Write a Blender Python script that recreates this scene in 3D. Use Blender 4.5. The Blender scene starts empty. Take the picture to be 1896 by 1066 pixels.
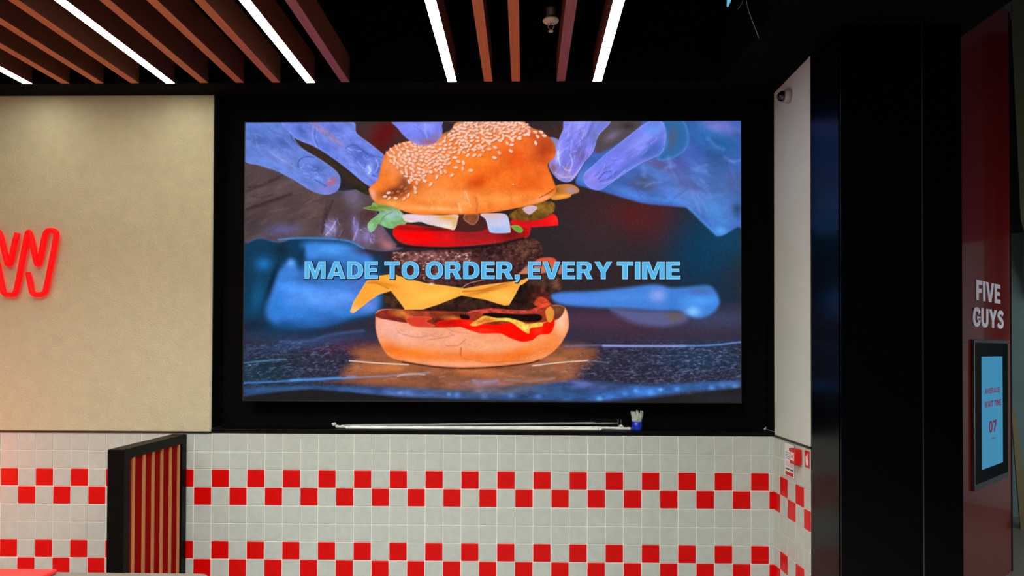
import bpy, bmesh, math, random
import numpy as np
from mathutils import Vector, Matrix

# ------------------------------------------------------------------ camera
SC = bpy.context.scene
COL = SC.collection
FPX, CX, CY = 1209.8, 948.0, 633.05
YAW, PIT, ROL = -0.0192, 0.0114, 0.0033
CAM = np.array([2.9506, -3.6374, 1.5258])

def _rot():
    c, s = math.cos(YAW), math.sin(YAW); A = np.array([[c, -s, 0], [s, c, 0], [0, 0, 1]])
    c, s = math.cos(PIT), math.sin(PIT); B = np.array([[1, 0, 0], [0, c, s], [0, -s, c]])
    c, s = math.cos(ROL), math.sin(ROL); D = np.array([[c, 0, s], [0, 1, 0], [-s, 0, c]])
    return D @ B @ A
RM = _rot()          # rows: camera right, forward, up in the world

def proj(P):
    d = RM @ (np.array(P, float) - CAM)
    return CX + FPX * d[0] / d[1], CY - FPX * d[2] / d[1]

def on_plane(u, v, axis, val):
    """world point of pixel (u, v) on the plane axis = val (0 X, 1 Y, 2 Z)"""
    r = RM.T @ np.array([(u - CX) / FPX, 1, -(v - CY) / FPX])
    t = (val - CAM[axis]) / r[axis]
    return Vector(CAM + r * t)

cd = bpy.data.cameras.new('camera'); cam = bpy.data.objects.new('camera', cd); COL.objects.link(cam)
cd.sensor_fit = 'HORIZONTAL'; cd.sensor_width = 36.0
cd.lens = FPX / 1896 * 36.0
cd.shift_x = (948 - CX) / 1896
cd.shift_y = (CY - 533) / 1896
cd.clip_start = 0.05; cd.clip_end = 100
right, fwd, up = RM
M = Matrix(((right[0], up[0], -fwd[0], CAM[0]), (right[1], up[1], -fwd[1], CAM[1]),
            (right[2], up[2], -fwd[2], CAM[2]), (0, 0, 0, 1)))
cam.matrix_world = M
SC.camera = cam

# ------------------------------------------------------------------ view, world, lamps
SC.view_settings.view_transform = 'Standard'
SC.view_settings.look = 'None'
SC.view_settings.exposure = 0.0
SC.view_settings.gamma = 1.0
SC.view_settings.use_curve_mapping = False
w = bpy.data.worlds.new('world'); SC.world = w; w.use_nodes = True
w.node_tree.nodes['Background'].inputs[0].default_value = (0.5, 0.6, 0.8, 1)
w.node_tree.nodes['Background'].inputs[1].default_value = 0.012

def area(name, loc, size, power, color=(1, 1, 1), aim=(0, 0, -1), spread=math.pi):
    l = bpy.data.lights.new(name, 'AREA'); l.shape = 'RECTANGLE'
    l.size, l.size_y = size; l.energy = power; l.color = color; l.spread = spread
    o = bpy.data.objects.new(name, l); COL.objects.link(o)
    o.location = loc
    o.rotation_euler = Vector(aim).to_track_quat('-Z', 'Y').to_euler()
    return o
# ceiling lamps of the dining room behind the camera and above it
LAMPS = [(-0.6, -2.2, 25), (1.2, -2.2, 29), (3.0, -2.2, 36), (1.2, -4.6, 54), (3.2, -4.6, 70), (-0.8, -4.6, 32)]
for i, (x, y, p) in enumerate(LAMPS):
    area('ceiling_lamp', (x, y, 2.9), (0.9, 0.5), p, (0.94, 1.0, 0.99), spread=math.radians(140))
# light added out of view to brighten the corridor wall and red panel
area('corridor_fill', (7.7, -0.4, 1.3), (1.2, 1.2), 24, (0.85, 0.93, 1.0), aim=(-0.45, 0.85, -0.15))
# unseen red light added for the glow on the wall's left end
area('red_glow_fill', (-1.3, -0.9, 0.7), (0.5, 0.3), 6.5, (1.0, 0.16, 0.05), aim=(1.0, 0.75, 0.3), spread=math.radians(110))
LED = 27.0

# ------------------------------------------------------------------ helpers
def srgb(h):
    if isinstance(h, str):
        h = h.lstrip('#'); c = [int(h[i:i + 2], 16) / 255 for i in (0, 2, 4)]
    else: c = h
    return tuple(x / 12.92 if x <= 0.04045 else ((x + 0.055) / 1.055) ** 2.4 for x in c)

def mat(name, col, rough=0.5, metal=0.0, spec=0.5, bump=None, var=None, emit=None, trans=0.0, coat=0.0):
    m = bpy.data.materials.new(name); m.use_nodes = True
    nt = m.node_tree; b = nt.nodes['Principled BSDF']
    c = srgb(col) if isinstance(col, str) else col
    b.inputs['Base Color'].default_value = (*c, 1)
    b.inputs['Roughness'].default_value = rough
    b.inputs['Metallic'].default_value = metal
    b.inputs['Specular IOR Level'].default_value = spec
    b.inputs['Transmission Weight'].default_value = trans
    b.inputs['Coat Weight'].default_value = coat
    if emit:
        b.inputs['Emission Color'].default_value = (*emit[0], 1); b.inputs['Emission Strength'].default_value = emit[1]
    if var or bump:
        tc = nt.nodes.new('ShaderNodeTexCoord')
    if var:                                  # (scale, amount, stretch)
        mp = nt.nodes.new('ShaderNodeMapping'); mp.inputs['Scale'].default_value = var[2]
        nz = nt.nodes.new('ShaderNodeTexNoise'); nz.inputs['Scale'].default_value = var[0]; nz.inputs['Detail'].default_value = 6
        nt.links.new(tc.outputs['Object'], mp.inputs[0]); nt.links.new(mp.outputs[0], nz.inputs['Vector'])
        mr = nt.nodes.new('ShaderNodeMapRange')
        mr.inputs['From Min'].default_value = 0.3; mr.inputs['From Max'].default_value = 0.7
        mr.inputs['To Min'].default_value = 1 - var[1]; mr.inputs['To Max'].default_value = 1 + var[1]
        nt.links.new(nz.outputs[0], mr.inputs[0])
        mx = nt.nodes.new('ShaderNodeVectorMath'); mx.operation = 'SCALE'
        mx.inputs[0].default_value = c
        nt.links.new(mr.outputs[0], mx.inputs['Scale']); nt.links.new(mx.outputs[0], b.inputs['Base Color'])
    if bump:                                 # (scale, strength, distance)
        nb = nt.nodes.new('ShaderNodeTexNoise'); nb.inputs['Scale'].default_value = bump[0]; nb.inputs['Detail'].default_value = 5
        nt.links.new(tc.outputs['Object'], nb.inputs['Vector'])
        bp = nt.nodes.new('ShaderNodeBump'); bp.inputs['Strength'].default_value = bump[1]; bp.inputs['Distance'].default_value = bump[2]
        nt.links.new(nb.outputs[0], bp.inputs['Height']); nt.links.new(bp.outputs[0], b.inputs['Normal'])
    return m

def emission(name, col, strength):
    m = bpy.data.materials.new(name); m.use_nodes = True; nt = m.node_tree; nt.nodes.clear()
    e = nt.nodes.new('ShaderNodeEmission'); o = nt.nodes.new('ShaderNodeOutputMaterial')
    e.inputs[0].default_value = (*(srgb(col) if isinstance(col, str) else col), 1); e.inputs[1].default_value = strength
    nt.links.new(e.outputs[0], o.inputs[0]); return m

def obj(name, bm, m, parent=None, smooth=False, loc=None, rot=None):
    me = bpy.data.meshes.new(name)
    if smooth:
        for f in bm.faces: f.smooth = True
    bmesh.ops.recalc_face_normals(bm, faces=bm.faces) if bm.faces else None
    bm.to_mesh(me); bm.free()
    for x in (m if isinstance(m, (list, tuple)) else [m]): me.materials.append(x)
    o = bpy.data.objects.new(name, me); COL.objects.link(o)
    if parent: o.parent = parent
    if loc is not None: o.location = loc
    if rot is not None: o.rotation_euler = rot
    return o

def thing(name, label, cat, loc=(0, 0, 0), rot=(0, 0, 0), group=None):
    o = bpy.data.objects.new(name, None); COL.objects.link(o); o.empty_display_size = 0.05
    o.location = loc; o.rotation_euler = rot
    o['label'] = label; o['category'] = cat
    if group: o['group'] = group
    return o
def tag(o, label, cat, group=None):
    o['label'] = label; o['category'] = cat
    if group: o['group'] = group
    return o
def struct(o):
    o['kind'] = 'structure'; return o

def box(bm, x0, x1, y0, y1, z0, z1, bev=0.0, mi=0, segs=2):
    v = [bm.verts.new(p) for p in ((x0, y0, z0), (x1, y0, z0), (x1, y1, z0), (x0, y1, z0),
                                   (x0, y0, z1), (x1, y0, z1), (x1, y1, z1), (x0, y1, z1))]
    fs = [bm.faces.new([v[i] for i in f]) for f in ((0, 3, 2, 1), (4, 5, 6, 7), (0, 1, 5, 4), (1, 2, 6, 5), (2, 3, 7, 6), (3, 0, 4, 7))]
    for f in fs: f.material_index = mi
    if bev > 0:
        ed = list({e for f in fs for e in f.edges})
        r = bmesh.ops.bevel(bm, geom=ed, offset=bev, segments=segs, affect='EDGES', profile=0.5)
        for f in r['faces']: f.material_index = mi
    return bm
def bx(*a, **k): return box(bmesh.new(), *a, **k)

def lathe(bm, prof, n=32, axis='Z', off=(0, 0, 0), mi=0):
    rings = []
    for r, h in prof:
        ring = []
        for i in range(n):
            a = 2 * math.pi * i / n
            p = (r * math.cos(a), r * math.sin(a), h)
            if axis == 'X': p = (h, p[0], p[1])
            if axis == 'Y': p = (p[0], h, p[1])
            ring.append(bm.verts.new((p[0] + off[0], p[1] + off[1], p[2] + off[2])))
        rings.append(ring)
    for a, b in zip(rings, rings[1:]):
        for i in range(n):
            f = bm.faces.new((a[i], a[(i + 1) % n], b[(i + 1) % n], b[i])); f.material_index = mi
    for r in (rings[0], rings[-1]):
        f = bm.faces.new(r); f.material_index = mi
    return bm

def tube(bm, pts, rad, n=10, mi=0, closed=False):
    """sweep of circles along a polyline; rad may be a list"""
    pts = [Vector(p) for p in pts]; N = len(pts); rings = []
    ref = None
    for i, p in enumerate(pts):
        t = ((pts[min(i + 1, N - 1)] - pts[max(i - 1, 0)])).normalized()
        if ref is None:
            ref = t.orthogonal().normalized()
        ref = (ref - t * ref.dot(t)).normalized()
        b = t.cross(ref)
        r = rad[i] if isinstance(rad, (list, tuple)) else rad
        rings.append([bm.verts.new(p + ref * (r * math.cos(2 * math.pi * k / n)) + b * (r * math.sin(2 * math.pi * k / n))) for k in range(n)])
    for a, b in zip(rings, rings[1:]):
        for i in range(n):
            f = bm.faces.new((a[i], a[(i + 1) % n], b[(i + 1) % n], b[i])); f.material_index = mi
    bm.faces.new(rings[0]); bm.faces.new(rings[-1])
    return bm

def catmull(P, n=8, closed=True):
    P = [np.array(p, float) for p in P]; N = len(P); out = []
    rng = range(N) if closed else range(N - 1)
    for i in rng:
        if closed: a, b, c, d = P[i - 1], P[i], P[(i + 1) % N], P[(i + 2) % N]
        else: a, b, c, d = P[max(i - 1, 0)], P[i], P[i + 1], P[min(i + 2, N - 1)]
        for k in range(n):
            t = k / n
            out.append(0.5 * ((2 * b) + (c - a) * t + (2 * a - 5 * b + 4 * c - d) * t * t + (3 * b - a - 3 * c + d) * t ** 3))
    if not closed: out.append(P[-1])
    return np.array(out)


# ---- heavy grotesque capitals, cap height 1
def arc(cx, cz, rx, rz, a0, a1, n=10):
    return [(cx + rx * math.copysign(abs(math.cos(math.radians(a))) ** .85, math.cos(math.radians(a))), cz + rz * math.copysign(abs(math.sin(math.radians(a))) ** .85, math.sin(math.radians(a)))) for a in np.linspace(a0, a1, n)]
def ribbon(P, wd):
    """outline of a stroke of given width along a smoothed line"""
    c = catmull(P, 6, closed=False); L, Rr = [], []
    for i in range(len(c)):
        t = c[min(i + 1, len(c) - 1)] - c[max(i - 1, 0)]; t = t / np.linalg.norm(t); n_ = np.array([-t[1], t[0]])
        h = wd[0] + (wd[1] - wd[0]) * abs(t[1]); L.append(tuple(c[i] + n_ * h / 2)); Rr.append(tuple(c[i] - n_ * h / 2))
    return L + Rr[::-1]
GLYPH = {
 'I': (.27, [[(0, 0), (.27, 0), (.27, 1), (0, 1)]]),
 'E': (.72, [[(0, 0), (.72, 0), (.72, .205), (.27, .205), (.27, .405), (.66, .405), (.66, .6), (.27, .6), (.27, .795), (.71, .795), (.71, 1), (0, 1)]]),
 'F': (.68, [[(0, 0), (.27, 0), (.27, .39), (.62, .39), (.62, .59), (.27, .59), (.27, .79), (.68, .79), (.68, 1), (0, 1)]]),
 'T': (.84, [[(0, 1), (0, .79), (.285, .79), (.285, 0), (.555, 0), (.555, .79), (.84, .79), (.84, 1)]]),
 'M': (1.14, [[(0, 0), (0, 1), (.38, 1), (.57, .43), (.76, 1), (1.14, 1), (1.14, 0), (.88, 0), (.88, .66), (.66, 0), (.48, 0), (.26, .66), (.26, 0)]]),
 'A': (1.0, [[(0, 0), (.35, 1), (.65, 1), (1.0, 0), (.71, 0), (.66, .18), (.34, .18), (.285, 0)], [(.395, .37), (.605, .37), (.5, .73)]]),
 'V': (.98, [[(0, 1), (.29, 1), (.49, .34), (.69, 1), (.98, 1), (.64, 0), (.34, 0)]]),
 'W': (1.36, [[(0, 1), (.27, 1), (.4, .38), (.55, 1), (.81, 1), (.96, .38), (1.09, 1), (1.36, 1), (1.1, 0), (.83, 0), (.68, .6), (.53, 0), (.26, 0)]]),
 'Y': (.98, [[(0, 1), (.31, 1), (.49, .64), (.67, 1), (.98, 1), (.625, .4), (.625, 0), (.355, 0), (.355, .4)]]),
 'D': (.86, [[(0, 0)] + arc(.36, .5, .5, .5, -90, 90, 16) + [(0, 1)], [(.27, .205)] + arc(.33, .5, .25, .295, -90, 90, 12) + [(.27, .795)]]),
 'O': (.94, [arc(.47, .5, .47, .515, 0, 345, 24), arc(.47, .5, .2, .3, 0, 345, 24)]),
 '0': (.74, [arc(.37, .5, .37, .515, 0, 345, 24), arc(.37, .5, .12, .3, 0, 345, 24)]),
 '7': (.72, [[(0, 1), (.72, 1), (.72, .8), (.38, 0), (.1, 0), (.43, .78), (0, .78)]]),
 'R': (.88, [[(0, 0), (.27, 0), (.27, .36), (.40, .36), (.57, 0), (.88, 0), (.665, .42)] + arc(.5, .69, .33, .31, -40, 90, 10) + [(0, 1)], [(.27, .56)] + arc(.43, .68, .13, .12, -90, 90, 8) + [(.27, .8)]]),
 'U': (.86, [[(0, 1)] + arc(.43, .38, .43, .395, 180, 360, 16) + [(.86, 1), (.59, 1)] + arc(.43, .36, .16, .16, 360, 180, 8) + [(.27, 1)]]),
 'S': (.8, [ribbon([(.71, .74), (.6, .88), (.4, .91), (.19, .84), (.15, .7), (.27, .59), (.52, .48), (.66, .36), (.63, .17), (.44, .09), (.2, .12), (.06, .28)], (.2, .27))]),
 'G': (.88, [ribbon([(.76, .70), (.66, .86), (.46, .91), (.24, .82), (.14, .5), (.22, .2), (.44, .09), (.64, .16), (.75, .3), (.75, .45)], (.2, .26)), [(.48, .36), (.88, .36), (.88, .54), (.48, .54)]]),
 ',': (.27, [[(0, .25), (.27, .25), (.27, .02), (.15, -.19), (.02, -.19), (.1, 0), (0, 0)]]),
 'm': (1.0, [[(0, 0), (.2, 0), (.2, .5), (.4, .5), (.4, 0), (.6, 0), (.6, .5), (.8, .5), (.8, 0), (1, 0), (1, .7), (0, .7)]]),
 'i': (.2, [[(0, 0), (.2, 0), (.2, .7), (0, .7)], [(0, .82), (.2, .82), (.2, 1), (0, 1)]]),
 'n': (.6, [[(0, 0), (.2, 0), (.2, .5), (.4, .5), (.4, 0), (.6, 0), (.6, .7), (0, .7)]]),
}
def word_bm(wd, x0, x1, zb, ch, y=0.0, grow=0.0, thick=0.0, gap=.085, flip=None):
    """one word of block letters filling x0..x1 in the XZ plane at depth y; grow > 0 fattens, < 0 thins (in cap heights)"""
    adv = []; tot = 0
    for c in wd:
        adv.append(tot); tot += .32 if c == ' ' else GLYPH[c][0] + gap
    tot -= gap
    sx_ = (x1 - x0) / tot
    out = bmesh.new()
    for c, a in zip(wd, adv):
        if c == ' ': continue
        cu = bpy.data.curves.new('glyph', 'CURVE'); cu.dimensions = '2D'; cu.fill_mode = 'BOTH'; cu.offset = grow
        for cont in GLYPH[c][1]:
            sp = cu.splines.new('POLY'); sp.points.add(len(cont) - 1); sp.use_cyclic_u = True
            ar = sum(p[0] * q[1] - q[0] * p[1] for p, q in zip(cont, cont[1:] + cont[:1]))
            hole = c in 'ADOR0' and cont is GLYPH[c][1][1]
            if (ar > 0) == hole: cont = cont[::-1]
            for P, (px, pz) in zip(sp.points, cont): P.co = (px, pz, 0, 1)
        o = bpy.data.objects.new('glyph', cu); COL.objects.link(o)
        me = bpy.data.meshes.new_from_object(o.evaluated_get(bpy.context.evaluated_depsgraph_get()))
        bpy.data.objects.remove(o)
        vs = [out.verts.new((x0 + (v.co.x + a) * sx_, y, zb + v.co.y * ch)) for v in me.vertices]
        for p in me.polygons:
            try: out.faces.new([vs[k] for k in p.vertices])
            except ValueError: pass
        bpy.data.meshes.remove(me)
    bmesh.ops.remove_doubles(out, verts=out.verts, dist=1e-6)
    if thick:
        r = bmesh.ops.extrude_face_region(out, geom=list(out.faces))
        for e in r['geom']:
            if isinstance(e, bmesh.types.BMVert): e.co.y -= thick
    return out

# ------------------------------------------------------------------ key dimensions (metres, floor z = 0)
H = 2.952           # soffit
ZT = 1.05           # top of the tiles
XR = 4.33           # return wall
NX0 = 1.197         # niche left edge
ND = 0.12           # niche depth
SLAT_Y = -0.175

# ------------------------------------------------------------------ materials
M_plaster = mat('beige_stucco', '#c9c4a5', 0.85, bump=(120, 0.7, 0.006), var=(14, 0.05, (1, 1, 1)))
M_plaster_grey = mat('pale_grey_plaster', '#d2d8d3', 0.8, bump=(60, 0.15, 0.003), var=(8, 0.03, (1, 1, 1)))
M_tile_w = mat('white_glazed_tile', '#c2c8c3', 0.28, spec=0.5, var=(25, 0.05, (1, 1, 1)), bump=(18, 0.08, 0.004))
M_tile_r = mat('red_glazed_tile', '#dc0204', 0.32, spec=0.25, var=(30, 0.06, (1, 1, 1)), bump=(18, 0.08, 0.004))
M_grout = mat('white_grout', '#fbfbf4', 0.8)
M_black = mat('matt_black_paint', (0.0016, 0.0016, 0.002), 0.8, spec=0.1, var=(5, 0.1, (1, 1, 1)))
M_ceil = mat('black_ceiling_paint', (0.0011, 0.0010, 0.0011), 0.9, spec=0.1)
M_blackmetal = mat('black_powder_coat', (0.0015, 0.0014, 0.0015), 0.45, spec=0.12)
M_gloss = mat('gloss_black_cladding', (0.0006, 0.0014, 0.003), 0.25, spec=0.22, bump=(9, 0.03, 0.004))
M_silver = mat('brushed_steel', '#9a9a9a', 0.35, metal=1.0)
M_trim = mat('dark_bronze_trim', '#2e2c28', 0.4, metal=0.5)
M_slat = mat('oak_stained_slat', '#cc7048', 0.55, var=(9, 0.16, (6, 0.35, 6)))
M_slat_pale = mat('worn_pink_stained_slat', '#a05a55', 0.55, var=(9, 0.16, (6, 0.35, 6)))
M_slat_side = mat('dark_slat_side', '#6e3a26', 0.6, var=(9, 0.16, (6, 0.35, 6)))
M_led = emission('led_diffuser', (1.0, 0.95, 0.78), LED)
M_wood = mat('light_oak', '#d08a56', 0.6, spec=0.2, var=(12, 0.15, (8, 8, 0.6)))
M_redpanel = mat('red_lacquer', '#960000', 0.7, spec=0.08, var=(6, 0.05, (1, 1, 1)))
M_white = mat('white_plastic', '#d9d9d4', 0.4)
M_greyplastic = mat('grey_plastic', '#8f8b8a', 0.45)
M_blackglass = mat('black_glass', '#020203', 0.12, coat=0.5)
M_red = mat('signal_red_plastic', '#d21414', 0.35)

# ------------------------------------------------------------------ the room
def tile_wall(cols, rows, m, parent, place, red):
    """cols: list of (a0, a1); rows: list of (z0, z1); place(a0,a1,z0,z1) -> box bounds"""
    bm = bmesh.new()
    g = 0.0021
    for ci, (a0, a1) in cols:
        for ri, (z0, z1) in rows:
            if a1 - a0 < 0.008: continue
            box(bm, *place(a0 + g, a1 - g, z0 + g, z1 - g), bev=0.0015, mi=1 if red(ci, ri) else 0, segs=1)
    return obj('tiles', bm, m, parent)

LEFT_X, RIGHT_X, FRONT_Y = -2.4, 4.93, -8.0
wall_back = bpy.data.objects.new('wall_back', None); COL.objects.link(wall_back); struct(wall_back)
obj('plaster', bx(LEFT_X, NX0, -0.006, 0.30, ZT + 0.012, H), M_plaster, wall_back)
obj('corner_bead', bx(NX0 - 0.010, NX0 + 0.001, -0.0075, 0.0, ZT + 0.014, H), mat('metal_corner_bead', '#b9b7a4', 0.5), wall_back)
obj('grout', bx(LEFT_X, XR, 0.0, 0.30, 0.0, ZT), M_grout, wall_back)
rows = [(r, (ZT - 0.1 * (r + 1), ZT - 0.1 * r)) for r in range(10)]
cols = []
k = -22
while 0.1 * k < XR:
    cols.append((k, (0.1 * k, min(0.1 * (k + 1), XR)))); k += 1
red_back = lambda c, r: (r in (2, 6) and c % 2 == 0) or (r in (3, 7) and c % 2 == 1)
tile_wall(cols, rows, [M_tile_w, M_tile_r], wall_back, lambda a0, a1, z0, z1: (a0, a1, -0.004, 0.004, z0, z1), red_back)
# the black niche that holds the screen
bm = bmesh.new()
box(bm, NX0, XR, ND, 0.30, ZT + 0.012, H)                      # back board
box(bm, NX0, NX0 + 0.004, 0.002, ND, ZT + 0.03, H)              # left reveal
box(bm, XR - 0.004, XR, -0.002, ND, ZT + 0.03, H)               # right reveal
obj('niche_lining', bm, M_black, wall_back)
obj('niche_ledge', bx(NX0, XR - 0.001, -0.008, ND + 0.002, ZT + 0.006, ZT + 0.026, bev=0.0025), M_blackmetal, wall_back)

wall_right = bpy.data.objects.new('wall_right', None); COL.objects.link(wall_right); struct(wall_right)
obj('plaster', bx(XR, XR + 0.10, -0.458, 0.30, ZT + 0.012, H), M_plaster_grey, wall_right)
obj('edge_bead', bx(XR - 0.002, XR + 0.02, -0.461, -0.448, ZT + 0.012, H), mat('white_edge_bead', '#d8d8d0', 0.5), wall_right)
obj('grout', bx(XR + 0.0005, XR + 0.10, -0.458, 0.30, 0.0, ZT), M_grout, wall_right)
d0 = 0.087
rc = [(0, (0.0, d0)), (1, (d0, d0 + .1)), (2, (d0 + .1, d0 + .2)), (3, (d0 + .2, d0 + .3)), (4, (d0 + .3, 0.458))]
red_ret = lambda c, r: (r in (2, 6) and c % 2 == 1) or (r in (3, 7) and c % 2 == 0)
tile_wall(rc, rows, [M_tile_w, M_tile_r], wall_right, lambda a0, a1, z0, z1: (XR - 0.004, XR + 0.003, -a1, -a0, z0, z1), red_ret)

struct(obj('trim_1', bx(LEFT_X, NX0 - 0.001, -0.0085, 0.01, ZT + 0.002, ZT + 0.011), M_trim))
struct(obj('trim_2', bx(XR - 0.0065, XR + 0.01, -0.458, -0.007, ZT + 0.002, ZT + 0.011), M_trim))

# ceiling: black soffit along the walls, black void above the slats
bm = bmesh.new()
box(bm, LEFT_X, RIGHT_X, SLAT_Y + 0.001, 0.30, H, 3.62)
box(bm, 4.0, RIGHT_X, FRONT_Y, SLAT_Y, H, 3.62)
box(bm, LEFT_X, RIGHT_X, FRONT_Y, 0.30, 3.60, 3.70)
struct(obj('ceiling', bm, M_ceil))
struct(obj('floor', bx(LEFT_X, 9.5, FRONT_Y, 4.5, -0.05, 0.0), mat('terrazzo_floor', '#8f8478', 0.35, var=(30, 0.1, (1, 1, 1)))))
struct(obj('wall_left', bx(LEFT_X - 0.1, LEFT_X, FRONT_Y, 0.3, 0, 3.7), mat('warm_wall_paint', '#b8a184', 0.8)))
struct(obj('wall_front', bx(LEFT_X, RIGHT_X, FRONT_Y - 0.1, FRONT_Y, 0, 3.7), mat('brown_wall_paint', '#6d5a4c', 0.8)))

# ------------------------------------------------------------------ ceiling slats and linear lights
SL_END = -6.0
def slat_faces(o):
    """battens have one colour on the underside and a darker one on the sides"""
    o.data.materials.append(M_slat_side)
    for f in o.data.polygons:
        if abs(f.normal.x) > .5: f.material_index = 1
def make_slat(x, m, label, group='wooden ceiling slats'):
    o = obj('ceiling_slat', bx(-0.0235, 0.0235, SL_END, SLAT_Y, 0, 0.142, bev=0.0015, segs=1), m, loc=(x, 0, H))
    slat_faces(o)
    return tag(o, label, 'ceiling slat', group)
def make_light(x, label):
    t = thing('linear_light', label, 'ceiling light', (x, 0, H), group='linear lights between the slats')
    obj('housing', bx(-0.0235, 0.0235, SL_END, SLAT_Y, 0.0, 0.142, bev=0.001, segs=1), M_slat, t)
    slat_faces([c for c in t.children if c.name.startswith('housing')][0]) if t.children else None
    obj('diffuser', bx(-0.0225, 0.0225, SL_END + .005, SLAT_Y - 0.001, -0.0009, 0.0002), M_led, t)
    return t
for x, l in ((0.265, 'glowing linear light in the upper left corner, cut off by the photo edge'),
             (1.042, 'glowing linear light above the beige wall, three slats on either side'),
             (1.801, 'glowing linear light ending above the left end of the video screen'),
             (2.561, 'glowing linear light above the burger bun, to the left of the two close slats'),
             (3.332, 'rightmost glowing linear light, near the sprinkler head')):
    make_light(x, l)
for x, l in ((0.471, 'wooden ceiling slat directly right of the leftmost light'),
             (0.657, 'middle one of the three wooden slats between the two leftmost lights'),
             (0.849, 'wooden ceiling slat directly left of the light over the beige wall'),
             (1.225, 'wooden ceiling slat directly right of the light over the beige wall'),
             (1.419, 'middle one of the three wooden slats over the left end of the black niche'),
             (1.615, 'wooden ceiling slat directly left of the light over the screen left end'),
             (1.988, 'lone pinkish wooden slat with a wide brown side, right of a light'),
             (2.753, 'reddish wooden slat directly right of the light over the burger bun'),
             (2.900, 'reddish wooden slat between the close pair, just left of the sprinkler head'),
             (3.139, 'pinkish worn wooden slat just right of the sprinkler head')):
    make_slat(x, M_slat_pale if x in (1.988, 3.139) else M_slat, l)

# sprinkler head
p = on_plane(1020, 40, 1, -0.72)
t = thing('sprinkler_head', 'white fire sprinkler head hanging from the black ceiling between two slats', 'sprinkler', p)
M_spr = mat('aged_white_sprinkler', '#cbbcae', 0.45); M_sprd = mat('dull_steel_pipe', '#57534e', 0.5, metal=0.6)
obj('pipe', lathe(bmesh.new(), [(.021, .012), (.021, .05), (.0235, .052), (.0235, .062), (.013, .064), (.013, 3.61 - p.z)], 24), M_sprd, t, True)
obj('escutcheon', lathe(bmesh.new(), [(.010, -.006), (.022, -.004), (.034, .0), (.0365, .004), (.0345, .008), (.022, .013), (.018, .016)], 36), M_spr, t, True)
bm = bmesh.new()
for s in (-1, 1):
    tube(bm, [(s * .009, 0, -.005), (s * .013, 0, -.014), (s * .0125, 0, -.024), (s * .007, 0, -.034), (s * .001, 0, -.038)], .0018, 8)
obj('frame_arms', bm, M_spr, t, True)
bm = lathe(bmesh.new(), [(.002, -.049), (.007, -.047), (.0125, -.044), (.0125, -.0425), (.005, -.040), (.003, -.037)], 16)
for i, v in enumerate(bm.verts):
    if math.hypot(v.co.x, v.co.y) > .011 and (i % 2): v.co.x *= .8; v.co.y *= .8
obj('deflector', bm, M_spr, t)
obj('glass_bulb', tube(bmesh.new(), [(0, 0, -.006), (0, 0, -.03)], .003, 8), mat('red_glass_bulb', '#5a1020', .1), t, True)

# loose wires and the blue glowing pendant tip
a = on_plane(1388, -60, 1, -0.95)
def wire(pix, name, label):
    pts = [on_plane(u, v, 1, -0.95) for u, v in pix]
    c = catmull(pts, 6, closed=False)
    o = obj(name, tube(bmesh.new(), [tuple(q) for q in c], 0.0013, 6), mat('grey_cable', '#8d8d90', .5), smooth=True)
    tag(o, label, 'wire')
wire([(1360, -90), (1372, -50), (1380, -10), (1384, 12), (1392, 36), (1405, 70)], 'hanging_wire', 'long curved thin grey wire hanging from the black ceiling at the top')
wire([(1390, -90), (1386, -45), (1376, 0), (1367, 16)], 'hanging_wire', 'short grey wire end pointing down left beside the longer hanging wire')
p = on_plane(1347, 13, 1, -0.95)
t = thing('pendant_lamp', 'pale blue glowing pointed pendant tip peeking in at the top edge', 'lamp', p)
bm = bmesh.new()
lathe(bm, [(.0008, 0), (.004, .004), (.013, .05), (.026, .12), (.03, .2)], 6)
for v in bm.verts: v.co.x += v.co.z * 0.22
obj('lamp_shade', bm, mat('blue_glass_glow', '#4f93b5', .15, emit=(srgb('#79c8e6'), .8)), t)
obj('cord', tube(bmesh.new(), [(.044, 0, .2), (.044, 0, H + .64 - p.z)], .003, 6), M_blackmetal, t)

# ------------------------------------------------------------------ the screen image (what the display shows)
SX0, SX1, SZ0, SZ1 = 1.3755, 4.1475, 1.2385, 2.798
NXV, NZV = 820, 462
gx = np.linspace(SX0, SX1, NXV); gz = np.linspace(SZ0, SZ1, NZV)
GX, GZ = np.meshgrid(gx, gz)
U = (gx - SX0) / (SX1 - SX0) * 920 + 452                   # picture coordinates of the displayed image
V = 742.5 - (gz - SZ0) / (SZ1 - SZ0) * 517
UU, VV = np.meshgrid(U, V)
IMG = np.zeros((NZV, NXV, 3))
rng = np.random.default_rng(7)

def vnoise(x, y, seed):
    r = np.random.default_rng(seed).random((64, 64))
    xi = np.floor(x).astype(int); yi = np.floor(y).astype(int); fx = x - xi; fy = y - yi
    fx = fx * fx * (3 - 2 * fx); fy = fy * fy * (3 - 2 * fy)
    g = lambda i, j: r[j % 64, i % 64]
    return (g(xi, yi) * (1 - fx) + g(xi + 1, yi) * fx) * (1 - fy) + (g(xi, yi + 1) * (1 - fx) + g(xi + 1, yi + 1) * fx) * fy
def fbm(x, y, s, seed=1, oct=4, ang=0.0, stretch=1.0):
    c, q = math.cos(ang), math.sin(ang)
    a = (x * c + y * q) / (s * stretch); b = (-x * q + y * c) / s
    t = 0; amp = .5; tot = 0
    for o in range(oct):
        t = t + amp * vnoise(a * 2 ** o + 13 * o, b * 2 ** o + 7 * o, seed + o); tot += amp; amp *= .55
    return t / tot * 2 - 1
def hexc(h): return np.array([int(h[i:i + 2], 16) / 255 for i in (1, 3, 5)])

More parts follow.
